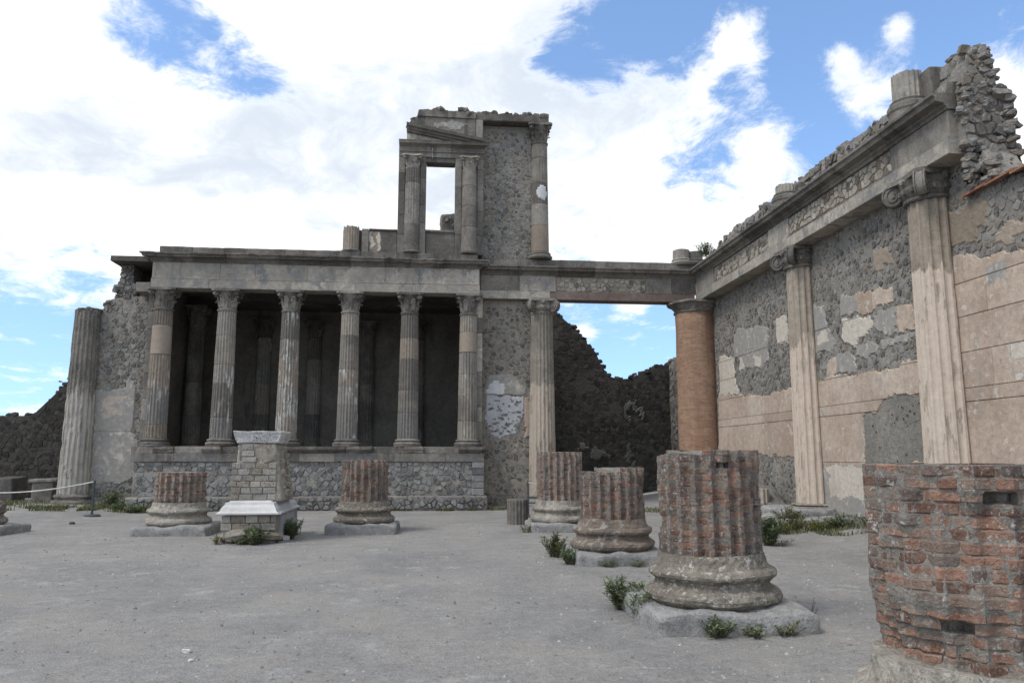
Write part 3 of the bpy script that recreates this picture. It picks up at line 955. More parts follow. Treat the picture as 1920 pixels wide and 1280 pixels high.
# ------------------------------------------------------------------ the six columns of the porch
CX = [-9.05, -6.98, -4.88, -2.89, -.87, 1.16]
CL = ['leftmost porch column, with a smooth tan drum below its fluted neck', 'second porch column from the left, behind the left of the brick pedestal', 'third porch column from the left, white plaster low on its shaft',
      'fourth porch column from the left, dark stain just above its base', 'fifth porch column from the left, banded grey and buff drums', 'rightmost porch column, smooth drum above white plaster scraps']
for i, (x, lab) in enumerate(zip(CX, CL)):
    c = thing('porch_column', lab, 'column', (x, 26.5, 2.05), 'six slender columns along the podium')
    MB().lathe(x, 26.5, [(.44, 2.045), (.47, 2.06), (.47, 2.11), (.43, 2.125)], 28, amp=.012).build('plinth', 'tuff_dark', c)
    att_base(c, x, 26.5, 2.11, .34, .2, 'tuff', amp=.012)
    if i == 0: cuts, plain = [2.3, 2.75, 3.9, 5.05, 6.02, 6.6], (3,)
    elif i == 5: cuts, plain = [2.3, 2.9, 3.75, 4.5, 5.25, 5.95, 6.6], (4,)
    else:
        rr = random.Random(i * 7 + 1)
        cuts = [2.3]
        while cuts[-1] < 5.7: cuts.append(cuts[-1] + rr.uniform(.55, 1.15))
        cuts = [q for q in cuts if q < 6.2] + [6.6]; plain = ()
    mats = ['drum_plain' if k in plain else ('drum_stucco' if (k < 3 and i != 4) or i == 2 else 'drum') for k in range(len(cuts) - 1)]
    drums(c, x, 26.5, cuts, .35, .295, mats, 20, .3, amp=.014, plain=plain)
    corinthian(c, x, 26.5, 6.6, 7.275, .30, 'tuff')

# ------------------------------------------------------------------ porch entablature and roof
ent = thing('porch_entablature', 'long stone entablature and ceiling slab resting on the six porch columns', 'entablature', (-3.9, 26.5, 7.28))
course(ent, 'architrave_block', ['tuff_pale'], front(26.22), -9.42, 1.52, [(-.6, 7.28), (0, 7.28), (.02, 7.29), (.02, 7.59), (-.6, 7.59)], 2.05, 21, amp=.009)
course(ent, 'frieze_block', ['tuff_pale'], front(26.24), -9.4, 1.5, [(-.6, 7.594), (.05, 7.594), (.05, 7.625), (.01, 7.64), (.01, 8.155), (-.6, 8.155)], 1.75, 22, amp=.011)
CORN = [(-.6, 0), (.03, 0), (.05, .05), (.09, .07), (.1, .11), (.26, .135), (.28, .2), (.33, .225), (.33, .27), (.05, .285), (-.6, .285)]
course(ent, 'cornice_block', 'tuff_dark', front(26.24), -9.42, 1.52, [(d, 8.16 + z) for d, z in CORN], 1.15, 23, amp=.018, ends=(-1, 1), broken=.35)
course(ent, 'parapet_block', ['tuff_dark', 'tuff_dark', 'tuff'], front(26.3), -9.22, 1.45, [(-.6, 8.45), (.05, 8.45), (.05, 8.70), (-.6, 8.71)], .95, 24, amp=.012, jit=.014)
# returns of the entablature on both flanks
for s, x in ((1, 1.53), (-1, -9.43)):
    mp = (lambda u, v, d, x=x: (x + d, u, v)) if s > 0 else (lambda u, v, d, x=x: (x - d, u, v))
    MB().extr([(-.3, 7.285), (0, 7.285), (0, 8.15), (-.3, 8.15)], mp, 26.3, 27.1, amp=.003).build('flank_block', 'tuff', ent)
    MB().extr([(d, 8.163 + z) for d, z in CORN if d > -.5] + [(-.3, 8.44), (-.3, 8.163)], mp, 26.26, 27.0, amp=.006).build('flank_cornice', 'tuff_dark', ent)
MB().box(-9.4, 1.5, 26.86, 32.2, 7.62, 8.42).build('ceiling_slab', 'tuff_dark', ent)

flank = thing('porch_side_wall', 'plastered right side wall of the porch with a stone corner strip', 'wall', (1.5, 29, 2.05))
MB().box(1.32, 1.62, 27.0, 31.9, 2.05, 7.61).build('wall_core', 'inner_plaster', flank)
rr = random.Random(77)
z = 2.06
while z < 7.25:
    L = min(rr.uniform(.45, .9), 7.275 - z)
    MB().block(1.36, 1.64, 26.42, 26.99, z + .004, z + L - .004, .012, rr.random()).build('quoin', rr.choice(['tuff', 'tuff_pale']), flank); z += L
flank2 = thing('porch_side_wall', 'plastered left side wall of the porch, deep in shade', 'wall', (-9.4, 29, 2.05))
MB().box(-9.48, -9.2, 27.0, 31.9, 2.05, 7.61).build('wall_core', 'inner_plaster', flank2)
z = 2.06
while z < 7.25:
    L = min(rr.uniform(.45, .9), 7.275 - z)
    MB().block(-9.52, -9.3, 26.42, 26.99, z + .004, z + L - .004, .012, rr.random()).build('quoin', rr.choice(['tuff', 'tuff_dark']), flank2); z += L

# ------------------------------------------------------------------ rear wall and engaged columns at the back
RY = 32.0
rear = thing('rubble_wall', 'long dark rubble wall closing the ruin, broken down at both ends', 'wall', (-3, RY, 0))
rpoly = [(-24, -.3), (-24, 3.2), (-16.8, 3.3), (-15.6, 3.3), (-14.9, 4.05), (-14.3, 4.75), (-13.2, 5.4), (-12, 6.6), (-10, 8.2), (4.6, 8.25), (5.06, 7.9), (5.5, 7.45), (6.0, 7.05), (6.42, 6.5), (6.8, 6.1), (7.05, 5.5), (7.3, 5.2), (7.54, 4.95), (8.2, 5.0), (8.8, 5.25), (9.76, 5.6), (10.6, 5.75), (10.6, -.3)]
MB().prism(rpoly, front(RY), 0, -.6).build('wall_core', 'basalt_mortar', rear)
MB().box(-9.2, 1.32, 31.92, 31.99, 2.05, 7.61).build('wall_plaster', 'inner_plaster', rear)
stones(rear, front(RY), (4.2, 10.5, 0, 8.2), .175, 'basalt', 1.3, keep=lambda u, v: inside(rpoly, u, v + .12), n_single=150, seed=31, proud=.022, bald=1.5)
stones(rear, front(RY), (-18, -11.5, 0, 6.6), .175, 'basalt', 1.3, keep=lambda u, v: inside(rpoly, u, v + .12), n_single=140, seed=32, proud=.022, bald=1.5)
rr = random.Random(4)
top = [(u, RY + .25, v) for u, v in rpoly[2:9]]
rocks(rear, along(top, .16, rr, (.06, .25, .06)), .21, 'basalt', rr)
top = [(u, RY + .25, v) for u, v in rpoly[9:22]]
rocks(rear, along(top, .14, rr, (.06, .25, .06)), .21, 'basalt', rr)
for (cx, cz, rx, rz, s) in ((8.35, 3.9, .35, .12, 1), (8.15, 3.55, .08, .4, 2), (8.62, 3.55, .08, .35, 3), (6.9, 1.8, .4, .16, 4), (8.05, 1.9, .12, .35, 5), (6.2, 2.1, .3, .12, 6), (8.3, 1.35, .35, .12, 7)):
    plaster(rear, (cx - rx - .2, cx + rx + .2, cz - rz - .2, cz + rz + .2), front(RY - .045), [(blob(cx, cz, rx, rz, seed=s), 1)], 'scrap_grey', .05, .02, 'plaster_scrap', wob=.3, edge=False)
ret = thing('return_wall', 'grey rubble return wall glimpsed left of the tall brick corner column', 'wall', (10.2, 29.5, 0))
rp = [(27.6, -.3), (27.6, 6.4), (29, 6.1), (30.7, 5.8), (31.9, 5.65), (31.9, -.3)]
MB().prism(rp, left(9.95), 0, -.5).build('wall_core', 'mortar', ret)
stones(ret, left(9.95), (27.6, 31.9, 0, 6.4), .22, 'lava', 1.3, keep=lambda u, v: inside(rp, u, v + .1), n_single=90, seed=33)
rocks(ret, along([(10.15, 31.8, 5.7), (10.15, 29, 6.1), (10.15, 27.7, 6.4)], .2, rr, (.15, .05, .05)), .26, 'lava', rr)
for x, lab in ((-6.85, 'engaged column on the back wall seen between the second and third porch columns'), (-4.85, 'engaged column on the back wall seen just right of the third porch column'), (-2.72, 'engaged column on the back wall seen just right of the fourth porch column'), (-.7, 'engaged column on the back wall right of the fifth porch column')):
    c = thing('engaged_column', lab, 'column', (x, 31.85, 2.05), 'engaged columns inside the porch')
    att_base(c, x, 31.85, 2.05, .28, .2, 'tuff')
    drums(c, x, 31.85, [2.25, 3.4, 4.6, 5.6, 6.5], .3, .26, 'drum_stucco' if x < -6 else 'tuff', 16, .2)
    corinthian(c, x, 31.85, 6.5, 7.2, .27, 'tuff_dark')
c = thing('engaged_column', 'fluted inner column beside the left side wall, behind the leftmost porch column', 'column', (-8.8, 29.4, 2.05), 'engaged columns inside the porch')
att_base(c, -8.8, 29.4, 2.05, .28, .2, 'tuff')
drums(c, -8.8, 29.4, [2.25, 3.2, 4.4, 5.5, 6.5], .31, .28, ['tuff', 'tuff_dark', 'tuff_dark', 'tuff_dark'], 16, .2, plain=(1, 2))
corinthian(c, -8.8, 29.4, 6.5, 7.25, .28, 'tuff_dark')

# ------------------------------------------------------------------ left bay
lb = thing('bay_wall', 'rubble wall with plaster scraps between the big left half column and the porch', 'wall', (-10.4, 27.0, 0))
lp = [(-11.5, -.3), (-11.5, 6.55), (-11.2, 6.65), (-10.95, 7.0), (-10.5, 7.1), (-9.5, 7.12), (-9.5, -.3)]
MB().prism(lp, front(27.0), 0, -.6).build('wall_core', 'mortar', lb)
LPL = [([(-11.4, .9), (-11.3, 3.9), (-10.3, 3.95), (-10.25, 4.25), (-9.95, 4.2), (-9.95, 2.5), (-9.7, 2.2), (-9.7, 1.1), (-10.2, .8)], 1), ([(-11.0, 3.0), (-10.3, 3.1), (-10.25, 3.75), (-10.9, 3.7)], .45), ([(-11.3, 1.2), (-11.0, 2.2), (-10.75, 1.9), (-10.5, 2.35), (-10.2, 2.1), (-10.15, 1.5), (-10.6, 1.1), (-10.9, 1.4)], 1.45), ([(-10.2, 2.35), (-9.95, 2.6), (-9.75, 2.3), (-9.9, 2.15)], 1.4)]
keepL = lambda u, v: inside(lp, u, v + .1) and not any(inside(p, u, v) for p, t in LPL)
stones(lb, front(27.0), (-11.5, -9.5, .1, 7.1), .15, 'lava', 1.25, keep=keepL, n_single=250, seed=41)
for (a, b) in ((.7, 2.55), (2.55, 4.4)):
    plaster(lb, (-11.45, -9.55, a, b), front(27.0), LPL, 'plaster', .05, .035)
rr = random.Random(12)
rocks(lb, along([(-11.5, 27.25, 6.55), (-11.2, 27.25, 6.65), (-10.95, 27.25, 7.0), (-10.5, 27.25, 7.1), (-9.6, 27.25, 7.12)], .14, rr, (.05, .25, .05)), .22, 'lava', rr)
rocks(lb, along([(-11.3, 26.95, .15), (-9.6, 26.9, .15)], .16, rr, (.08, .12, .12)), .3, 'lava_grey', rr)
ls = thing('wall_stub', 'dark masonry stub roofed by a thin slab left of the porch cornice', 'masonry', (-10.4, 27.7, 7.1))
sp = [(-10.95, 7.05), (-10.85, 7.5), (-10.8, 8.1), (-10.72, 8.27), (-10.42, 8.27), (-10.4, 7.9), (-10.3, 7.4), (-10.2, 7.05)]
MB().prism(sp, front(27.3), 0, -.9).build('masonry_core', 'mortar', ls)
stones(ls, front(27.3), (-10.95, -10.2, 7.1, 8.25), .17, 'lava', 1.1, keep=lambda u, v: inside(sp, u, v), n_single=60, seed=43, proud=.06)
rocks(ls, along([(-10.92, 27.45, 7.1), (-10.8, 27.45, 8.2)], .13, rr, (.04, .2, .03)), .2, 'lava', rr)
MB().box(-10.5, -9.45, 28.2, 28.5, 7.0, 8.27).build('dark_cavity_backing', 'basalt_mortar', ls)  # added dark box: hides the sky and stands in for the roofed cavity's shade
MB().rockbox(-10.98, -9.46, 26.75, 28.6, 8.28, 8.47, res=.15, rad=.02, amp=.012).build('cover_slab', 'tuff_dark', ls)
MB().rockbox(-9.92, -9.46, 26.3, 27.2, 7.14, 7.47, res=.12, rad=.02, amp=.01).build('beam_stub', 'tuff', ls)

lc = thing('fluted_column', 'tall thick fluted column without capital standing at the far left', 'column', (-11.62, 26.9, .1))
MB().rockbox(-12.35, -10.85, 26.0, 27.6, -.2, .22, res=.12, rad=.08, amp=.05).build('plinth', 'plinth', lc)
att_base(lc, -11.62, 26.9, .2, .46, .34, 'tuff', amp=.035)
rf = lambda z: .485 - .085 * (z - .5) / 6
mb = MB().shaft(-11.62, 26.9, zr(.5, 6.55, .16), rf, 18, .24, amp=.055, freq=3.2, jag=.12)
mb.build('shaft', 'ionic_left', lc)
rocks(lc, [(-11.62 + .25 * math.cos(a), 26.9 + .25 * math.sin(a), 6.57) for a in (0, 1.2, 2.1, 3.3, 4.2, 5.2)], .22, 'tuff_dark', rr)

# ------------------------------------------------------------------ right bay wall, ionic column, recessed entablature
rb = thing('bay_wall', 'rubble wall with white patched plaster between the porch and the ionic column', 'wall', (2.5, 27, 0))
MB().box(1.66, 3.75, 27.0, 27.6, -.3, 7.23).build('wall_core', 'mortar_warm', rb)
RPL = [([(1.85, 2.55), (1.78, 3.4), (1.8, 3.85), (3.15, 3.8), (3.1, 3.1), (2.9, 2.55), (2.3, 2.35)], 2)]
RPG = [([(1.8, 3.86), (1.85, 4.5), (2.5, 4.65), (2.9, 4.5), (3.2, 4.1), (3.15, 3.85)], 1)]
RPW = [([(1.8, 3.88), (1.9, 4.2), (2.2, 4.42), (2.45, 4.1), (2.5, 3.88)], 2)]
RPS = [([(3.2, 2.4), (3.18, 3.75), (3.35, 3.78), (3.38, 2.45)], 0)]
keepR = lambda u, v: not any(inside(p, u, v) for p, t in RPL + RPG + RPS) and v < 6.95
stones(rb, front(27.0), (1.68, 3.42, .05, 7.0), .16, 'lava', 1.2, keep=keepR, n_single=260, seed=51, proud=.02, gap=.02, skip=.1, bald=1.2)
plaster(rb, (1.7, 3.3, 2.3, 3.86), front(27.0), RPL, 'plaster_white', .045, .03, wob=.09)
plaster(rb, (1.7, 3.3, 3.86, 4.8), front(27.0), RPG, 'plaster', .045, .025, wob=.1)
plaster(rb, (1.7, 2.7, 3.87, 4.6), front(26.974), RPW, 'plaster_white', .045, .02, wob=.1)
plaster(rb, (3.1, 3.45, 2.35, 3.85), front(27.0), RPS, 'plaster', .045, .05, wob=.02)
rr = random.Random(61)
for k in range(75):     # rubble showing through the white patch
    u, v = rr.uniform(1.9, 3.05), rr.uniform(2.5, 3.75)
    if not inside(RPL[0][0], u, v): continue
    g = stone_geo(blob(u, v, rr.uniform(.03, .09), rr.uniform(.02, .05), 6, k), front(26.955), .004, .012, rr)
    if g: MB().add(*g, rr.random()).build('stone', 'lava', rb)

ic = thing('ionic_column', 'tall fluted ionic column, pale plaster on its lower half, left of the opening', 'column', (3.77, 26.85, .05))
MB().rockbox(3.05, 4.5, 26.2, 27.5, -.2, .17, res=.14, rad=.05, amp=.03).build('plinth', 'plinth', ic)
att_base(ic, 3.77, 26.85, .17, .46, .3, 'tuff_pale', amp=.02)
rfi = lambda z: .475 - .09 * ((z - .45) / 6.3) ** 1.3
MB().shaft(3.77, 26.85, zr(.45, 6.72, .25), rfi, 20, .2, amp=.012).build('shaft', 'ionic', ic)
ionic(ic, 3.77, 26.85, 6.72, 7.24, .385, 'tuff')

re_ = thing('recessed_entablature', 'set-back stone entablature bridging the opening right of the porch', 'entablature', (5.5, 27, 7.24))
course(re_, 'architrave_block', ['tuff_pale'], front(26.75), 1.57, 4.05, [(-.55, 7.25), (0, 7.25), (.02, 7.26), (.02, 7.54), (-.55, 7.54)], 1.2, 31, amp=.004)
course(re_, 'architrave_beam', ['arch_red'], front(26.75), 4.055, 9.37, [(-.55, 7.25), (0, 7.25), (.02, 7.26), (.02, 7.54), (-.55, 7.54)], 5.5, 32, amp=.004)
course(re_, 'frieze_block', ['tuff', 'tuff_pale'], front(26.78), 1.58, 4.28, [(-.5, 7.545), (.05, 7.545), (.05, 7.57), (.01, 7.58), (.01, 8.10), (-.5, 8.10)], 1.1, 33)
course(re_, 'frieze_block', ['tuff'], front(26.78), 7.58, 9.445, [(-.5, 7.545), (.05, 7.545), (.05, 7.57), (.01, 7.58), (.01, 8.10), (-.5, 8.10)], 1.0, 34)
MB().box(4.29, 7.57, 26.80, 27.28, 7.547, 8.10).build('frieze_core', 'mortar_warm', re_)
stones(re_, front(26.80), (4.3, 7.56, 7.56, 8.08), .17, 'cream_rubble', 1.15, n_single=75, seed=55, proud=.03, bald=0)
course(re_, 'cornice_block', 'tuff_dark', front(26.78), 1.57, 9.46, [(d, 8.105 + z * 1.12) for d, z in CORN], 1.25, 35, amp=.008, ends=(0, -1))
course(re_, 'parapet_block', ['tuff_dark', 'tuff'], front(26.8), 1.52, 9.43, [(-.5, 8.43), (.06, 8.43), (.06, 8.70), (-.5, 8.71)], 1.3, 36, amp=.01, jit=.012)

# ------------------------------------------------------------------ upper storey
up = thing('upper_storey', 'tall ruined upper storey with a window frame, half pediment and rubble wall', 'ruin', (1.2, 26.7, 8.71))
Z0 = 8.712
def quoins(x0, x1, y0, y1, z0, z1, seed, mats=('tuff', 'tuff_dark', 'tuff'), nm='pier_block'):
    r = random.Random(seed); z = z0
    while z < z1 - .01:
        L = r.uniform(.6, 1.15)
        if z1 - z - L < .35: L = z1 - z
        MB().block(x0, x1, y0, y1, z + .003, z + L - .003, .012, r.random()).build(nm, r.choice(mats), up); z += L
quoins(-1.36, -1.13, 26.42, 26.95, Z0, 12.25, 1)
quoins(-.60, -.39, 26.42, 26.95, Z0, 12.25, 2)
quoins(.64, .87, 26.42, 26.95, Z0, 12.25, 3)
quoins(1.42, 1.63, 26.42, 27.02, Z0, 12.25, 4, ('tuff', 'tuff_dark'))
MB().box(-1.12, -.61, 26.52, 26.9, Z0, 12.25).build('infill', 'tuff_dark', up)
MB().box(.88, 1.41, 26.52, 26.9, Z0, 12.25).build('infill', 'tuff_dark', up)
for k, (x, pl) in enumerate(((-.865, (0,)), (1.145, (0, 1, 2, 3)))):
    rr = random.Random(k)
    cuts = [8.8, 9.75, 10.6, 11.25, 11.83] if k == 0 else [8.8, 9.7, 10.45, 11.2, 11.83]
    rf2 = lambda z: .285 - .03 * (z - 8.8) / 3
    for i, (a, b) in enumerate(zip(cuts, cuts[1:])):
        mb = MB(); zs = [a + .001, a + .02, (a + b) / 2, b - .02, b - .001]
        fn = lambda z, a=a, b=b: rf2(z) - (.012 if z < a + .01 or z > b - .01 else 0)
        if i in pl: mb.lathe(x, 26.46, [(fn(z), z) for z in zs], 36)
        else: mb.shaft(x, 26.46, zs, fn, 18, .16, amp=.008)
        mb.r = [rr.uniform(.05, .95)] * len(mb.v)
        mb.build('drum', 'tuff', up)
    MB().lathe(x, 26.46, [(.30, Z0), (.34, 8.74), (.34, 8.78), (.30, 8.80)], 28).build('column_base', 'tuff', up)
    corinthian(up, x, 26.46, 11.83, 12.25, .235, 'tuff_pale')
MB().block(-.385, .635, 26.5, 26.85, Z0, 9.50, .01).build('sill_panel', 'tuff', up)
MB().extr([(-.4, 9.505), (.02, 9.505), (.05, 9.54), (.05, 9.6), (-.4, 9.61)], front(26.5), -.385, .635).build('sill', 'tuff_dark', up)
MB().block(-.385, .635, 26.45, 26.93, 12.08, 12.245, .01).build('lintel', 'tuff_dark', up)
# low parapet and broken column at the left
MB().block(-2.58, -2.34, 26.42, 26.9, Z0, 9.56, .012).build('pier_block', 'tuff', up)
MB().block(-2.335, -1.98, 26.5, 26.85, Z0, 9.5, .012).build('parapet_panel', 'plaster_brown', up)
MB().block(-1.975, -1.37, 26.5, 26.85, Z0, 9.5, .012).build('parapet_panel', 'tuff_dark', up)
MB().extr([(-.4, 9.505), (.0, 9.505), (.04, 9.54), (.04, 9.58), (-.4, 9.59)], front(26.5), -2.33, -1.37, amp=.012).build('sill', 'tuff_dark', up)
for u, s in ((-2.25, 3), (-2.0, 5)):
    plaster(up, (u - .2, u + .2, 8.75, 9.48), front(26.5), [(blob(u, 9.15, .09, .38, seed=s), 2)], 'plaster', .03, .012, 'plaster_scrap', wob=.1, edge=False)
MB().shaft(-2.94, 26.5, [8.78, 9.2, 9.6], lambda z: .27, 18, .2, amp=.02, jag=.06).build('column_stump', 'drum', up)
MB().lathe(-2.94, 26.5, [(.30, Z0), (.33, 8.74), (.33, 8.77), (.29, 8.79)], 28).build('column_base', 'tuff', up)
MB().block(-3.24, -2.59, 26.6, 26.9, Z0, 9.57, .03).build('pier_block', 'tuff_dark', up)
# little entablature with half a pediment
UC = [(-.55, 0), (.02, 0), (.02, .16), (.06, .18), (.06, .22), (.03, .24), (.03, .36), (.1, .40), (.22, .43), (.24, .50), (.26, .53), (-.55, .535)]
course(up, 'entablature_block', ['tuff'], front(26.42), -1.36, 1.62, [(d, 12.255 + z) for d, z in UC], 1.0, 62, amp=.008, ends=(0, 1))
def rake(u, v, d): return (u, 26.42 - d, 13.40 + (u + 1.11) * (12.90 - 13.40) / 2.72 + v)
MB().prism([(-1.1, 12.795), (1.35, 12.795), (-1.1, 13.18)], front(26.5), 0, -.4).build('tympanum', 'tuff_pale', up)
for a, b in ((-1.11, -.25), (-.245, .78), (.785, 1.66)):
    MB().extr([(-.45, -.21), (.02, -.21), (.04, -.15), (.10, -.13), (.12, -.07), (.22, -.05), (.26, .04), (-.45, .05)], rake, a, b, step=.12, amp=.008, r=random.random()).build('raking_cornice', 'tuff_dark', up)
wp = [(-1.08, 13.3), (-1.0, 13.62), (-.9, 13.76), (-.75, 13.83), (1.36, 13.80), (1.36, 12.85)]
MB().prism(wp, front(26.55), 0, -.45).build('gable_wall', 'tuff_dark', up)
MB().prism([(-.75, 13.835), (-.66, 14.08), (1.36, 14.06), (1.36, 13.815)], front(26.5), 0, -.5).build('gable_slab', 'tuff_dark', up)
plaster(up, (-.6, 1.3, 13.1, 13.78), front(26.55), [(blob(.4, 13.55, .75, .16, seed=7), 1)], 'plaster', .04, .015, 'plaster_scrap', wob=.2, edge=False)
rr = random.Random(15)
rocks(up, along([(-.6, 26.75, 14.12), (1.34, 26.75, 14.08)], .075, rr, (.03, .2, .06)), .21, 'tuff_dark', rr, 'roof_rubble')
rocks(up, along([(-1.03, 26.7, 13.5), (-.9, 26.7, 13.76), (-.72, 26.7, 13.85), (-.62, 26.7, 14.05)], .11, rr, (.03, .15, .03)), .16, 'tuff_dark', rr, 'roof_rubble')
# rubble wall and column to its right
MB().box(1.64, 3.72, 27.02, 27.5, 8.6, 13.79).build('wall_core', 'mortar', up)
stones(up, front(27.02), (1.68, 3.5, 8.72, 13.6), .155, 'lava', 1.1, n_single=290, seed=66, proud=.018, gap=.016, skip=.08, bald=.9)
MB().block(1.375, 1.62, 26.5, 27.01, 12.8, 13.78, .012).build('pier_block', 'tuff', up)
MB().extr([(-.5, 13.8), (.0, 13.8), (.02, 13.83), (.02, 14.07), (-.5, 14.08)], front(26.6), 1.38, 4.04, amp=.008).build('cover_slab', 'tuff_dark', up)
rocks(up, along([(1.4, 26.85, 14.12), (3.95, 26.85, 14.12)], .085, rr, (.03, .22, .05)), .2, 'tuff_dark', rr, 'roof_rubble')
cu = [8.97, 9.95, 10.75, 11.55, 12.5, 13.1]
for i, (a, b) in enumerate(zip(cu, cu[1:])):
    mb = MB(); zs = [a + .001, a + .02, (a + b) / 2, b - .02, b - .001]
    fn = lambda z, a=a, b=b: .325 - .04 * (z - 8.95) / 4.1 - (.012 if z < a + .01 or z > b - .01 else 0)
    if i in (3, 2): mb.shaft(3.73, 26.9, zs, fn, 18, .13, amp=.006)
    else: mb.lathe(3.73, 26.9, [(fn(z), z) for z in zs], 40)
    mb.r = [(.1, .5, .3, .45, .7)[i]] * len(mb.v)
    mb.build('drum', ('drum_plain', 'tuff', 'tuff', 'tuff', 'tuff')[i], up)
MB().lathe(3.73, 26.9, [(.40, 8.72), (.44, 8.76), (.44, 8.82), (.40, 8.86), (.37, 8.87), (.39, 8.90), (.385, 8.94), (.33, 8.965)], 36).build('column_base', 'tuff', up)
corinthian(up, 3.73, 26.9, 13.1, 13.79, .29, 'tuff_dark')
o = plaster(up, (3.5, 4.05, 10.7, 11.6), lambda u, v, d: (3.73 + (.318 + d) * math.cos(-PI / 2 + (u - 3.75) / .32), 26.9 + (.318 + d) * math.sin(-PI / 2 + (u - 3.75) / .32), v), [(blob(3.80, 11.15, .19, .27, seed=2), 2)], 'plaster_white', .04, .006, 'plaster_scrap', wob=.05, edge=False)
pr = thing('roof_pier', 'rough rubble pier seen through the empty window of the upper storey', 'masonry', (.65, 30, 8.42))
MB().rockbox(.17, 1.3, 29.8, 30.4, 8.425, 11.28, res=.14, rad=.08, amp=.08, freq=2).build('pier_core', 'mortar', pr)
stones(pr, front(29.76), (.22, 1.25, 9.4, 11.2), .16, 'lava', 1.2, n_single=40, seed=68, proud=.05)

# ------------------------------------------------------------------ corner column of brick
cc = thing('brick_column', 'thick smooth column of fine orange brick at the right end of the opening', 'column', (9.42, 26.9, 0))
n = 48; mb = MB(); zs = zr(0, 6.86, .4)
mb.lathe(9.42, 26.9, [(.73 - .01 * z / 6.8, z) for z in zs], n, amp=.022, freq=2.2)
sh = mb.build('shaft', 'corner_brick', cc)
at = sh.data.attributes.new('wrap', 'FLOAT_VECTOR', 'POINT')
at.data.foreach_set('vector', [q for z in zs for i in range(n) for q in ((2 * PI * ((i + n // 2 + n // 4) % n) / n) * .72, z, 0)])
sh.data.polygons.foreach_set('use_smooth', [True] * len(sh.data.polygons))
MB().lathe(9.42, 26.9, [(.74, 6.83), (.80, 6.86), (.80, 6.9), (.75, 6.92), (.79, 7.0), (.88, 7.1), (.95, 7.13), (1.0, 7.16), (.98, 7.235), (.7, 7.245)], 40, amp=.07, freq=3).build('capital', 'tuff', cc)

# ------------------------------------------------------------------ right wall
XW = 9.9
rw = thing('stucco_wall', 'long right wall of rubble and pink stucco panels, its near end torn ragged', 'wall', (10.2, 18, 0))
core = [(2, -.4), (2, 6.45), (12.1, 6.5), (12.35, 6.9), (12.55, 7.3), (12.6, 8.0), (12.6, 8.8), (12.65, 9.3), (13.0, 9.34), (14.3, 9.26), (16, 9.2), (18, 9.3), (20, 9.2), (23, 9.26), (25, 9.2), (26.4, 9.1), (26.6, 8.4), (27.55, 8.4), (27.55, -.4)]
lowc = [(u, min(v, 8.4)) for u, v in core[:6]] + [(12.6, 8.4), (27.55, 8.4), (27.55, -.4)]
MB().prism(lowc, left(XW), 0, -.62).build('wall_core', 'mortar', rw)
MB().prism([(12.62, 8.41)] + core[6:15] + [(26.6, 8.41)], left(XW + .004), 0, -.30).build('wall_crest', 'mortar', rw)
G = 1
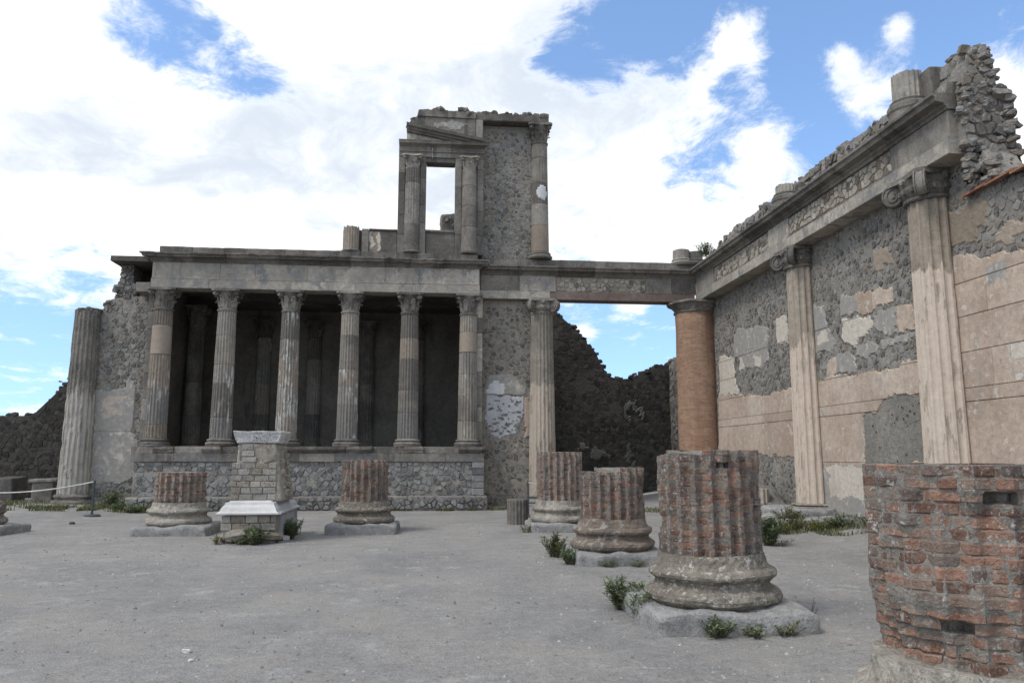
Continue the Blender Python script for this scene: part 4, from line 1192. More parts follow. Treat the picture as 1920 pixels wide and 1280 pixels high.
PL = [
 ([(26.08, 3.88), (24.44, 3.71), (22.37, 3.5), (20.5, 3.64), (20.5, 1.74), (23.06, 1.77), (26.31, 1.78)], 0),
 ([(25.91, 5.12), (24.68, 5.01), (24.58, 4.21), (24.34, 3.74), (26.0, 3.87)], 2),
 ([(24.51, 5.7), (24.21, 5.84), (22.61, 5.68), (21.86, 5.49), (22.02, 4.49), (22.43, 4.37), (23.0, 4.51), (23.18, 4.46), (24.16, 4.57), (24.12, 4.9), (24.58, 5.03)], G),
 ([(21.31, 5.7), (20.6, 5.67), (20.6, 4.9), (21.35, 4.94)], 2),
 ([(22.4, 4.45), (22.9, 4.45), (22.9, 4.75), (22.5, 4.8)], 2), ([(23.7, 4.5), (24.15, 4.5), (24.1, 4.85), (23.8, 4.8)], 2),
 ([(19.8, 5.8), (18.52, 5.58), (18.44, 4.98), (18.27, 4.84), (18.09, 4.47), (18.22, 4.32), (18.72, 4.38), (19.21, 4.27), (19.8, 4.2)], G),
 ([(19.0, 4.6), (18.4, 4.55), (18.4, 4.8), (18.95, 4.85)], 2),
 ([(16.98, 5.51), (15.54, 5.38), (15.5, 5.08), (15.93, 5.04), (16.66, 4.94), (16.94, 5.05)], 0),
 ([(17.69, 5.58), (16.98, 5.51), (16.94, 5.05), (17.33, 5.07), (17.74, 5.14)], G),
 ([(17.7, 5.05), (16.48, 4.88), (16.37, 4.68), (16.48, 4.57), (16.86, 4.5), (17.12, 4.33), (17.37, 4.34), (17.76, 4.58)], 2),
 ([(16.35, 4.88), (15.43, 4.94), (15.51, 4.36), (16.01, 4.39), (16.17, 4.49), (16.38, 4.58)], G),
 ([(15.44, 4.87), (14.9, 4.86), (14.9, 4.34), (15.43, 4.35)], 0),
 ([(17.12, 4.33), (16.21, 4.19), (16.32, 4.01), (16.69, 3.95), (17.15, 4.09)], G),
 ([(16.11, 4.28), (14.9, 4.28), (14.9, 4.14), (16.05, 4.07)], G),
 ([(18.52, 4.13), (18.02, 4.12), (18.07, 3.71), (18.63, 3.71)], 0), ([(18.02, 4.18), (17.54, 4.23), (17.25, 4.08), (17.25, 3.73), (18.07, 3.71)], G),
 ([(19.9, 3.62), (18.46, 3.69), (17.21, 3.64), (16.46, 3.61), (15.52, 3.61), (15.43, 3.69), (14.8, 3.68), (14.8, 2.99), (15.32, 3.0), (16.14, 2.98), (16.48, 2.73), (17.01, 2.72), (17.08, 1.5), (19.9, 1.5)], 0),
 ([(19.9, 1.5), (17.08, 1.5), (17.05, .35), (19.9, .3)], G),
 ([(19.9, 1.5), (17.2, 1.5), (17.2, .75), (17.96, .82), (18.4, .7), (18.82, .75), (18.6, 1.3), (19.0, 1.5)], 2),
 ([(14.2, 5.45), (13.68, 5.41), (13.53, 5.53), (13.1, 5.44), (12.82, 5.22), (12.42, 5.26), (12.15, 5.25), (11.79, 5.12), (11, 5.3), (9, 5.4), (6, 5.2), (4, 5.4), (4, .2), (15.3, .2), (15.3, 1.6), (14.2, 1.6)], 0),
 ([(12.7, 5.1), (12.2, 5.05), (12.2, 4.75), (12.65, 4.8)], G), ([(12.25, 3.65), (11.9, 3.65), (11.9, 3.3), (12.2, 3.35)], 2), ([(12.35, 3.15), (12.0, 3.15), (12.0, 3.0), (12.3, 3.02)], 2),
]
HOLE = [(17.1, 2.72), (16.48, 2.73), (16.14, 2.98), (14.6, 2.98), (14.6, 1.5), (17.1, 1.53)]
PB = [([(14.4, 6.3), (13.74, 6.35), (12.96, 6.39), (12.6, 6.3), (12.5, 5.8), (12.81, 5.82), (12.96, 5.6), (13.67, 5.8), (14.4, 5.75)], 0), ([(16.2, 6.3), (15.6, 6.35), (15.5, 5.9), (16.0, 5.85)], 0), (blob(12.0, 5.55, .5, .18, seed=3), 0)]
ALLP = [p for p, t in PL] + [HOLE] + [p for p, t in PB]
BB = [(p, min(q[0] for q in p), max(q[0] for q in p), min(q[1] for q in p), max(q[1] for q in p)) for p in ALLP]
def keepW(u, v):
    if not inside(core, u, v): return False
    for p, a, b, c, d in BB:
        if a < u < b and c < v < d and inside(p, u, v): return False
    return not (7.2 < v < 8.45 and u > 12.72) and v > .25
stones(rw, left(XW), (8, 26.3, .3, 7.25), .14, 'lava', 1.25, keep=keepW, n_single=270, seed=71, proud=.02, gap=.016, skip=.1, bald=.9)
stones(rw, left(XW), (11.8, 26.3, 8.45, 9.4), .2, 'lava', 1.3, keep=lambda u, v: inside(core, u, v + .05), n_single=0, seed=72, proud=.05)
rows = [.15, 1.58, 2.72, 2.97, 3.64, 4.31, 4.95, 5.9]
cols = {0: [5, 8, 11, 14.1, 15.2, 17.25, 19.75, 22.5, 25, 26.35], 1: [5, 6.5, 8, 9.6, 11.2, 12.72, 14.3, 15.8, 17.2, 18.5, 19.8, 21.1, 22.4, 23.7, 25, 26.35]}
for r, (a, b) in enumerate(zip(rows, rows[1:])):
    cs = cols[0] if r in (0, 1, 2) else cols[1]
    sh = .55 if r in (4, 6) else 0
    for c0, c1 in zip(cs, cs[1:]):
        c0 += sh if c0 > 5 else 0; c1 += sh if c1 < 26 else 0
        if c1 - c0 < .1: continue
        hh = .036 if r == 2 else .03
        plaster(rw, (c0 + .003, c1 - .003, a + .003, b - .003), left(XW), PL, 'plaster', .033, hh, 'stucco_panel', wob=.11)
plaster(rw, (11, 17, 5.3, 6.5), left(XW), PB, 'plaster_brown', .06, .025, 'plaster_scrap', wob=.12, edge=False)
plaster(rw, (14.6, 17.1, 1.52, 2.97), left(XW), [(HOLE, 0)], 'mortar_patch', .07, .012, 'mortar_patch', wob=.03, edge=False)
rr = random.Random(16)
ridge = [(XW + .25, u, v) for u, v in core[3:15]]
rocks(rw, along(ridge[3:], .11, rr, (.2, .05, .06)), .18, 'lava', rr)
EX = 12.56       # torn end of the high wall, facing the hall
endp = [(9.9, 6.75), (9.9, 7.27), (9.62, 7.3), (9.62, 8.4), (9.78, 8.9), (9.95, 9.32), (10.2, 9.36), (10.25, 8.75), (10.5, 8.2), (10.55, 7.4), (10.7, 6.9), (10.7, 6.7)]
MB().prism(endp, front(EX), 0, -.5).build('torn_core', 'mortar', rw)
stones(rw, front(EX), (9.62, 10.7, 6.75, 9.35), .2, 'lava', 1.15, keep=lambda u, v: inside(endp, u, v), n_single=60, seed=73, proud=.05, skip=0, bald=0)
rocks(rw, along([(10.68, EX, 6.8), (10.52, EX, 7.4), (10.44, EX, 8.2), (10.2, EX + .02, 8.7), (10.1, EX + .05, 9.2), (9.9, EX + .1, 9.28)], .06, rr, (.06, .12, .03)), .18, 'lava', rr)
rocks(rw, [(rr.uniform(9.63, 10.5), EX + .045, rr.uniform(6.75, 8.3)) for _ in range(60)] + [(rr.uniform(9.6, 9.75), EX + .045, rr.uniform(6.75, 8.6)) for _ in range(26)] + [(rr.uniform(9.8, 10.2), EX + .045, rr.uniform(8.2, 9.2)) for _ in range(24)] + [(rr.uniform(9.62, 10.4), EX + .045, rr.uniform(6.8, 9.0)) for _ in range(50)], .14, 'lava', rr)
rocks(rw, along([(XW - .02, 12.2, 6.62), (XW - .02, 12.5, 7.1)], .05, rr, (.08, .1, .1)), .2, 'lava', rr)
# coping tiles on the lower part of the wall
for k in range(16):
    y = 12.98 - .62 * k
    mb = MB(); v = []; f = []
    for (yy, zz) in ((y, 6.50), (y - .64, 6.535)):
        for (x, z) in ((XW - .17, -.02), (XW - .17, .02), (XW - .12, .045), (XW + .2, .12), (XW + .6, .16), (XW + .6, .12), (XW + .2, .085), (XW - .1, 0)): v.append((x, yy, zz + z + .012 * (k % 2)))
    for i in range(8): f.append((i, (i + 1) % 8, 8 + (i + 1) % 8, 8 + i))
    f += [tuple(range(8)), tuple(range(15, 7, -1))]
    mb.add(v, f, rr.random()).build('coping_tile', 'roof_tile', rw)

rent = thing('wall_entablature', 'long stone entablature running along the right wall towards its ragged end', 'entablature', (9.6, 19.5, 7.25))
course(rent, 'architrave_block', ['tuff_pale'], left(9.42), 12.73, 26.725, [(-.55, 7.25), (0, 7.25), (.02, 7.26), (.02, 7.535), (-.55, 7.535)], 3.4, 81, amp=.005)
FZ = [(-.5, 7.54), (.05, 7.54), (.05, 7.575), (.01, 7.59), (.01, 8.10), (-.5, 8.10)]
course(rent, 'frieze_block', ['tuff'], left(9.46), 12.74, 14.6, FZ, 1.0, 82)
course(rent, 'frieze_block', ['tuff_pale'], left(9.46), 19.36, 20.6, FZ, 1.3, 83)
course(rent, 'frieze_block', ['tuff'], left(9.46), 25.0, 26.765, FZ, 1.6, 84)
for k, (a, b) in enumerate(((14.605, 19.355), (20.605, 24.995))):
    MB().box(9.485, 9.95, a, b, 7.542, 8.10).build('frieze_core', 'cream_rubble', rent)
    stones(rent, left(9.485), (a + .01, b - .01, 7.62, 8.09), .155, 'cream_rubble', 1.15, n_single=90, seed=85 + k, proud=.022, gap=.010, bald=0, skip=.02)
    course(rent, 'moulding', 'tuff', left(9.46), a, b, [(-.02, 7.543), (.05, 7.543), (.05, 7.575), (-.02, 7.59)], 1.6, 88 + k, amp=.012)
course(rent, 'cornice_block', 'tuff_dark', left(9.46), 12.7, 26.78, [(d, 8.105 + z * 1.12) for d, z in CORN], 1.5, 86, amp=.01, ends=(0, -1))
course(rent, 'parapet_block', ['tuff_dark', 'tuff'], left(9.5), 12.75, 26.73, [(-.45, 8.43), (.06, 8.43), (.04, 8.64), (-.45, 8.70)], 1.6, 87, amp=.03, jit=.02, broken=.5)
rocks(rent, along([(9.62, 13.2, 8.68), (9.62, 26, 8.68)], .35, rr, (.1, .1, .02)), .2, 'lava', rr, 'stone')

for (y, lab, mat, bz, r0, r1) in ((13.95, 'large half column on the right wall nearest the camera, pale stucco flutes below', 'half_near', .3, .50, .435), (19.45, 'half column on the right wall farther back, between brick corner column and nearer one', 'half_far', .42, .46, .40)):
    c = thing('half_column', lab, 'column', (9.82, y, bz), 'half columns on the right wall')
    MB().rockbox(9.1, 10.2, y - .8, y + .8, bz - .4, bz + .02, res=.15, rad=.05, amp=.03).build('plinth', 'plinth', c)
    att_base(c, 9.82, y, bz, r0 * .98, .12, 'stump_base', amp=.03)
    MB().shaft(9.82, y, zr(bz + .12, 6.72, .22), lambda z: r0 - (r0 - r1) * ((z - bz) / 6.5), 16, .2, amp=.014).build('shaft', mat, c)
    ionic(c, 9.78, y, 6.72, 7.245, r1 * 1.02, 'tuff')

for (x, y, z1, r, lab) in ((9.55, 14.0, 9.42, .30, 'broken column stump on top of the right wall near its ragged end'), (9.58, 19.6, 9.08, .29, 'low broken column stump on top of the right wall, halfway along')):
    c = thing('broken_column', lab, 'column stump', (x, y, 8.7), 'column stumps on the wall top')
    MB().lathe(x, y, [(r * 1.3, 8.40), (r * 1.3, 8.60), (r * 1.38, 8.64), (r * 1.38, 8.72), (r * 1.3, 8.77), (r * 1.15, 8.79), (r * 1.2, 8.83), (r * 1.0, 8.87)], 30, amp=.01).build('base', 'tuff', c)
    MB().shaft(x, y, [8.86, (8.9 + z1) / 2, z1 - .05, z1], lambda z: r, 18, .18, amp=.012, jag=.04).build('shaft', 'tuff_pale', c)
    MB().rockbox(x + .12, x + .5, y - .55, y - .12, 8.6, z1 - .05, res=.1, rad=.03, amp=.02).build('pier', 'tuff_dark', c)
c = thing('broken_column', 'pair of low joined column stumps on the corner above the brick column', 'column stump', (9.15, 26.95, 8.7), 'column stumps on the wall top')
for k, (x, y) in enumerate(((8.98, 26.95), (9.5, 27.0))):
    MB().lathe(x, y, [(.38, 8.64), (.41, 8.72), (.38, 8.78), (.34, 8.8), (.355, 8.85), (.31, 8.9), (.30, 9.22 - .05 * k)], 26, amp=.02).build('drum', 'tuff', c)

# ------------------------------------------------------------------ brick column stumps
def flute(a, nf):
    t = (a * nf / (2 * PI)) % 1.0
    return max(0.0, math.sin(PI * min(1, max(0, (t - .14) / .72)))) ** .75


def finer(prof, step):
    out = []
    for (r0, z0), (r1, z1) in zip(prof, prof[1:]):
        n = max(1, int(math.hypot(r1 - r0, z1 - z0) / step))
        out += [(r0 + (r1 - r0) * i / n, z0 + (z1 - z0) * i / n) for i in range(n)]
    return out + [prof[-1]]


def worn_lathe(cx, cy, prof, n, amp, seed):
    """turned moulding, weathered: several scales of loss and pitting"""
    v = []; f = []; o = Vector((seed * 3.7, 0, 0))
    for (r, z) in prof:
        for i in range(n):
            a = 2 * PI * i / n; x, y = math.cos(a), math.sin(a)
            p = Vector((cx + r * x, cy + r * y, z)) + o
            k = noise.noise(p * 2.6) * 1.0 + noise.noise(p * 7) * .7 + noise.noise(p * 19) * .45 - .8 * max(0, noise.noise(p * 4.3) - .25)
            dz = noise.noise(p * 2.1 + Vector((5, 5, 5))) * amp * .9
            v.append((cx + (r + amp * k) * x, cy + (r + amp * k) * y, z + dz))
    for k in range(len(prof) - 1):
        for i in range(n):
            j = (i + 1) % n; f.append((k * n + i, k * n + j, (k + 1) * n + j, (k + 1) * n + i))
    m = (len(prof) - 1) * n; f.append(tuple(range(m, m + n)))
    return MB().add(v, f)


def stump(cx, cy, ztop, label, seed, single, red=False, plinth=True, notch=None, erode=0, zb=.2, low=False, dep=.075, px=0):
    rnd = random.Random(seed)
    z00 = gz(cx, cy)
    s = thing('brick_column_stump', label, 'column stump', (cx, cy, z00), 'brick column stumps of the hall')
    near = single
    if plinth:
        h = .80
        MB().rockbox(cx - h + rnd.uniform(-.05, .05), cx + h + px + rnd.uniform(-.03, .06), cy - h, cy + h, -.25, zb + .005, res=.055 if near else .1, rad=.07, amp=.05, freq=1.9).build('plinth', 'plinth', s)
    b = zb
    prof = [(.60, b - .02), (.655, b + .008), (.70, b + .045), (.712, b + .085), (.70, b + .125), (.65, b + .155), (.615, b + .17), (.60, b + .20), (.60, b + .235), (.625, b + .252), (.658, b + .28), (.668, b + .31), (.65, b + .345), (.595, b + .368), (.573, b + .42), (.558, b + .50)]
    worn_lathe(cx, cy, finer(prof, .014 if near else .035), 190 if near else 64, .021, seed).build('base_moulding', 'stump_base_red' if red else 'stump_base', s)
    zs0 = b + .43
    if low:
        rocks(s, [(cx + .4 * math.cos(a), cy + .4 * math.sin(a), zs0) for a in (0, .8, 1.7, 2.6, 3.5, 4.4, 5.4)], .3, 'brick', rnd, 'brick'); return
    nf = 20; R = .548
    def dmg(a, z):
        """how far the face is worn back"""
        p = Vector((cx * 3 + math.cos(a) * 1.4, cy * 3 + math.sin(a) * 1.4, z * 2.2 + seed))
        e = max(0, noise.noise(p * 1.3) - .08) * .09 + max(0, noise.noise(p * 3.1) - .1) * .04
        if erode:
            k = max(0, 1 - abs(z - (zs0 + .13)) / .27); e += erode * k * max(.1, .6 + .9 * noise.noise(p * 1.1))
        return e
    holes = []
    ch = .062; rest = MB(); n_c = int((ztop - zs0) / ch); ch = (ztop - zs0) / n_c
    toc = math.atan2(-cy, -cx)
    for c in range(n_c):
        z0 = zs0 + c * ch; off = .5 * (c % 2) + rnd.uniform(-.06, .06)
        k = 0.0
        while k < nf - .3:
            L = (1 if dep > .04 else rnd.choice((1, 1, .8, 1.2, .6))) if near else 1
            if nf - k - L < .4: L = nf - k
            g = .018 if near else .03
            a0 = 2 * PI * (k + off + g) / nf; a1 = 2 * PI * (k + off + L - g) / nf
            k += L
            am = (a0 + a1) / 2
            if notch and z0 + ch * .6 > ztop - notch(am): continue
            if near and rnd.random() < (.035 if erode else .012):
                holes.append((a0, a1, z0 + .004, z0 + ch - .004)); continue
            gz_ = rnd.uniform(.001, .004)
            rad = rnd.uniform(-.004, .003) if near else rnd.uniform(-.004, .003)
            if near and rnd.random() < .06: rad -= rnd.uniform(.01, .03)
            vt = []; ns = max(3, int(7 * L)); ff = []
            tl = rnd.uniform(-.006, .006)
            for q in range(ns + 1):
                a = a0 + (a1 - a0) * q / ns
                r = R + rad - dep * flute(a, nf) - dmg(a, z0 + ch / 2)
                edge = .006 if q in (0, ns) else 0
                wob = noise.noise(Vector((a * 14, z0 * 40, seed))) * .0035
                wz = noise.noise(Vector((a * 10, z0 * 60 + 7, seed))) * .004
                r += wob
                for (zz, dr) in ((z0 + gz_, -.07), (z0 + gz_ + wz, -.007 - edge), (z0 + gz_ + .007, -edge), (z0 + ch - gz_ - .007, -edge + tl), (z0 + ch - gz_ + wz, -.007 - edge + tl), (z0 + ch - gz_, -.07)):
                    vt.append((cx + (r + dr) * math.cos(a), cy + (r + dr) * math.sin(a), zz))
            for q in range(ns):
                for w in range(5): ff.append((q * 6 + w, q * 6 + 6 + w, q * 6 + 7 + w, q * 6 + w + 1))
            ff.append(tuple(range(6))); ff.append(tuple(range(ns * 6 + 5, ns * 6 - 1, -1)))
            val = rnd.uniform(.01, .99)
            da = abs((am - toc + PI) % (2 * PI) - PI)
            if single and da < 1.7: MB().add(vt, ff, val).build('brick', 'brick', s)
            else: rest.add(vt, ff, val)
    rest.build('brickwork', 'brick', s, kind='stuff')
    nz = max(3, int((ztop - zs0) / (.014 if near else .03))); nn = nf * (14 if near else 8); v = []; f = []
    for i in range(nz + 1):
        z = zs0 + (ztop - .006 - zs0) * i / nz
        for k in range(nn):
            a = 2 * PI * k / nn
            r = R - .005 - dep * flute(a, nf) - dmg(a, z) + .006 * noise.noise(Vector((a * 9, z * 25, seed)))
            for (h0, h1, hz0, hz1) in holes:
                if hz0 < z < hz1 and h0 < (a - h0) % (2 * PI) + h0 < h1: r -= .07
            zz = z
            if notch: zz = min(z, ztop - .006 - notch(a))
            if i == nz: zz += .012 * noise.noise(Vector((a * 4, 1, seed)))
            v.append((cx + r * math.cos(a), cy + r * math.sin(a), zz))
    for i in range(nz):
        for k in range(nn):
            j = (k + 1) % nn; f.append((i * nn + k, i * nn + j, (i + 1) * nn + j, (i + 1) * nn + k))
    f.append(tuple(range(nz * nn, nz * nn + nn)))
    MB().add(v, f).build('core', 'brick_joint', s)


stump(3.0, 4.14, 1.665, 'nearest brick column stump at the right edge, worn deep above its base', 101, True, erode=.13, dep=.038, zb=.13)
stump(3.0, 8.35, 1.78, 'tall lichen-covered brick column stump in the right foreground', 102, True, notch=lambda a: .05 + .02 * math.sin(a * 3) if math.cos(a - 3.4) > .55 else 0)
stump(3.02, 13.1, 1.53, 'brick column stump with stepped top and reddish base, third from the camera', 103, True, red=True, notch=lambda a: .075 if math.cos(a - 3.5) > .1 else 0)
stump(3.02, 18.6, 1.83, 'farthest brick column stump of the right row, in front of the ionic column', 104, False)
stump(-1.59, 18.75, 1.64, 'narrow red brick column stump standing alone in front of the podium centre', 105, False)
stump(-5.73, 18.65, 1.37, 'low brick column stump left of the brick pedestal', 106, False)
stump(-10.3, 18.9, .8, 'brick column base cut off by the left edge of the picture', 107, False, low=True, px=.08)

# ------------------------------------------------------------------ pedestal of a statue
ped = thing('pedestal', 'square pedestal of tuff bricks with white marble ledge and weathered marble top', 'pedestal', (-3.65, 17.3, 0))
rr = random.Random(21)
MB().rockbox(-4.19, -3.13, 16.34, 18.6, -.2, .56, res=.1, rad=.05, amp=.03, freq=3).build('foot_core', 'altar_core', ped)
def brick_face(x0, x1, y0, z0, z1, rowh, L, seed, skipf=None, mat='altar_block', depth=.1):
    r = random.Random(seed); n = round((z1 - z0) / rowh); hh = (z1 - z0) / n
    for i in range(n):
        x = x0; first = r.uniform(.4, 1) * L
        while x < x1 - .02:
            w = first if x == x0 else r.uniform(.75, 1.25) * L
            if x1 - x - w < .08: w = x1 - x
            xm, zm = x + w / 2, z0 + (i + .5) * hh
            if not (skipf and skipf(xm, zm)):
                j = r.uniform(-.008, .012)
                MB().block(x + .007, x + w - .007, y0 - j, y0 + depth, z0 + i * hh + .006, z0 + (i + 1) * hh - .006, .008, r.uniform(.05, .95)).build('brick', mat, ped)
            x += w
brick_face(-4.2, -3.12, 16.30, .25, .55, .15, .28, 5, skipf=lambda x, z: z < .3 and x > -3.4)
rocks(ped, [(-4.1, 16.36, .12), (-3.9, 16.33, .16), (-3.68, 16.36, .1), (-3.45, 16.34, .15), (-3.25, 16.36, .12), (-4.0, 16.36, .02), (-3.3, 16.36, .03)], .27, 'altar_core', rr)
for k in range(4):
    MB().block(-3.15, -3.085, 16.75 + .46 * k, 17.2 + .46 * k, .02, .55, .008, rr.random()).build('marble_sheet', 'marble_shaded', ped)
# sloped marble ledge: front piece, right piece
LED = [(-.35, .56), (.07, .56), (.085, .575), (.085, .60), (.03, .63), (.0, .70), (-.05, .76), (-.06, .80), (-.12, .81), (-.13, .835), (-.35, .835)]
MB().extr(LED, front(16.30), -4.2, -3.14, step=.12, amp=.005, ends=(-1, .9)).build('marble_ledge', 'marble', ped)
MB().extr(LED, lambda u, v, d: (-3.11 + d, u, v), 16.33, 18.55, step=.15, amp=.005, ends=(-.9, 0)).build('marble_ledge', 'marble_shaded', ped)
MB().box(-4.0, -3.4, 16.6, 18.5, .5, .83).build('ledge_core', 'altar_core', ped)
# upper brick block, its right side torn open
mb = MB().rockbox(-4.06, -3.05, 16.525, 17.85, .8, 1.99, res=.05, rad=.05, amp=.012, freq=6)
mb.v = [(x + (.10 * (z - .8) * (1 if x < -3.6 else -2.4)) * .6, y - .18 * (z - .8) * (1 if y > 17 else 0), z) for x, y, z in mb.v]
mb.build('shaft_core', 'altar_core', ped)
def slope_skip(x, z):
    return (z > 1.58 and (x < -3.98 or x > -3.62 + rr.uniform(-.1, .1))) or (z > 1.85 and x > -3.75)
brick_face(-4.09, -3.19, 16.5, .84, 1.97, .126, .24, 9, skipf=slope_skip, depth=.16)
MB().rockbox(-3.98, -3.22, 16.52, 16.7, 1.6, 1.97, res=.06, rad=.04, amp=.05, freq=5).build('broken_face', 'altar_core', ped)
rocks(ped, [(-3.06 - .14 * (q - .8) + rr.uniform(-.06, .0), rr.uniform(16.7, 17.6), q) for q in [rr.uniform(.9, 1.9) for _ in range(46)]], .13, 'altar_core', rr)
mb = MB().rockbox(-4.08, -3.12, 16.45, 17.55, 1.985, 2.235, res=.06, rad=.02, amp=.018, freq=6)
mb.v = [(-3.6 + (x + 3.6) * (.90 + .13 * (z - 1.985) / .25 if z > 2.05 else .88), y + (.06 * (2.235 - z) / .25 if y < 17 else 0), z) for x, y, z in mb.v]
mb.build('marble_top', 'marble_worn', ped)

# ------------------------------------------------------------------ smaller pieces
d = thing('column_drum', 'short fluted grey column drum standing beside the farthest brick stump', 'column drum', (2.17, 20.1, 0))
MB().shaft(2.17, 20.1, [-.05, .3, .60, .64], lambda z: .27 - (.012 if z > .62 else 0), 18, .2, amp=.006).build('drum_body', 'tuff_dark', d)
d2 = thing('column_drum', 'slim fluted drum with white stucco behind the tall foreground stump', 'column drum', (9.05, 21.1, .1))
MB().shaft(9.05, 21.1, [.0, .4, .8, .84], lambda z: .26, 12, .2, amp=.01).build('drum_body', 'ionic', d2)
o = MB().rockbox(8.6, 9.85, 20.6, 22.6, -.2, .95, res=.12, rad=.3, amp=.1, freq=1.8)
o.v = [(x, y, z - max(0, (21.9 - y)) * .45 * (z > .2)) for x, y, z in o.v]
tag(o.build('fallen_masonry', 'mortar', origin=(9.2, 21.6, 0)), 'sloping lump of fallen masonry leaning on the right wall', 'masonry')
for k, (x0, x1, y0, y1, z1, lab) in enumerate(((8.75, 9.7, 18.5, 20.5, .42, 'long flat kerb stone at the foot of the farther half column'), (8.3, 9.3, 17.8, 19.6, .27, 'low pale slab in the weeds before the farther half column'), (8.75, 9.75, 16.7, 17.7, .34, 'rounded grey boulder in the weeds at the wall foot'))):
    tag(MB().rockbox(x0, x1, y0, y1, -.2, z1, res=.1, rad=.09, amp=.06, freq=2).build('kerb_stone', 'plinth', origin=((x0 + x1) / 2, (y0 + y1) / 2, 0)), lab, 'stone', 'loose stones at the right wall')
for k, (x, y, w, dd, hh, rz, lab) in enumerate(((-13.5, 29.0, .62, .6, .7, .2, 'flat-topped grey stone block beside the tall left column'), (-15.3, 30.3, .85, .7, .85, -.3, 'tilted dark stone block in front of the left rear wall'), (-16.45, 30.4, .7, .7, .8, .1, 'dark stone block at the left edge behind the rope'))):
    b = MB().rockbox(-w / 2, w / 2, -dd / 2, dd / 2, -.2, hh, res=.11, rad=.05, amp=.04, freq=2)
    if k == 0: b.rockbox(-w / 2 - .1, w / 2 + .15, -dd / 2 - .08, dd / 2 + .08, hh - .02, hh + .1, res=.12, rad=.04, amp=.03)
    o = b.build('stone_block', 'tuff_dark' if k else 'tuff'); o.location = (x, y, gz(x, y)); o.rotation_euler = (.06 * (k == 1), 0, rz)
    tag(o, lab, 'stone block', 'loose blocks before the left rear wall')


def post(x, y, h, lab):
    p = thing('barrier_post', lab, 'post', (x, y, gz(x, y)), 'rope barrier posts')
    z = gz(x, y)
    MB().lathe(x, y, [(.23, z - .01), (.23, z + .025), (.20, z + .045), (.04, z + .05)], 20).build('foot', 'metal', p)
    MB().block(x - .028, x + .028, y - .028, y + .028, z + .04, z + h, .006).build('upright', 'metal', p)
    MB().block(x - .045, x + .045, y - .045, y + .045, z + h + .001, z + h + .02, .004).build('cap', 'metal', p)


def rope(a, b, sag, lab):
    a, b = Vector(a), Vector(b); n = 24
    pts = [a.lerp(b, i / n) - Vector((0, 0, sag * 4 * (i / n) * (1 - i / n))) for i in range(n + 1)]
    tag(MB().tube(pts, .02, 6).build('rope', 'rope', origin=a), lab, 'rope', 'barrier ropes')


post(-9.85, 24.1, 1.0, 'dark metal barrier post beside the foot of the tall left column')
rope((-9.85, 24.06, .98 + gz(-9.85, 24.1)), (-16.8, 26.6, 1.0), .36, 'white rope sagging from the left barrier post out of the picture')
post(2.75, 22.6, 1.0, 'thin dark barrier post behind the short fluted drum')
post(9.0, 23.8, 1.0, 'dark barrier post mostly hidden behind the tall foreground stump')
rope((2.75, 22.56, .98 + gz(2.75, 22.6)), (9.0, 23.76, .98 + gz(9, 23.8)), .5, 'white rope across the opening behind the brick stumps')

b = thing('bird', 'tiny dark bird flying at the far left of the sky', 'bird', (-17.4, 38, 5.2))
b.scale = (.55, .55, .55)
MB().lathe(0, 0, [(.01, -.16), (.05, -.08), (.06, 0), (.045, .08), (.03, .12), (.005, .17)], 8).build('body', 'feather', None)
bd = bpy.data.objects['body']; bd.parent = b; bd.rotation_euler = (0, PI / 2, .3)
for s in (-1, 1):
    m = MB().add([(-.05, 0, 0), (.06, 0, 0), (.02, s * .2, .06), (-.06, s * .16, .05), (-.04, s * .34, .02), (-.05, 0, .015), (.06, 0, .015), (.02, s * .2, .07), (-.06, s * .16, .06)], [(0, 1, 2, 3), (3, 2, 4), (5, 6, 7, 8), (8, 7, 4), (0, 5, 6, 1)])
    w = m.build('wing', 'feather', None); w.parent = b

for k, (x, y, s, lab) in enumerate(((-2.12, 7.35, .05, 'pale stone lying alone on the dust in the left foreground'), (-2.0, 7.05, .03, 'tiny pale stone just before the larger pale one'), (-3.05, 17.0, .16, 'white lump of stone at the right foot of the pedestal'), (-9.3, 21.6, .10, 'dark lump lying on the dust before the left barrier post'))):
    o = bpy.data.objects.new('loose_stone', rock_protos('marble' if k < 3 else 'basalt')[k]); COL.objects.link(o)
    o.location = (x, y, gz(x, y) + s * .25); o.scale = (s * 1.3, s, s * .9); o.rotation_euler.z = k
    tag(o, lab, 'stone', 'loose stones on the dust')

# ------------------------------------------------------------------ plants
def leaf(mb, p, d, L, w, rnd, side=None, r=None):
    up_ = Vector((0, 0, 1)); s = d.cross(up_)
    if s.length < .01: s = Vector((1, 0, 0))
    s.normalize(); n = s.cross(d).normalized()
    a = p + d * L * .5 + n * L * .06; t = p + d * L - Vector((0, 0, L * .15))
    r = rnd.uniform(.05, .95) if r is None else r
    mb.add([tuple(p), tuple(a + s * w), tuple(t), tuple(a - s * w), tuple(a - n * w * .5)], [(0, 1, 4), (1, 2, 4), (0, 4, 3), (4, 2, 3)], r)


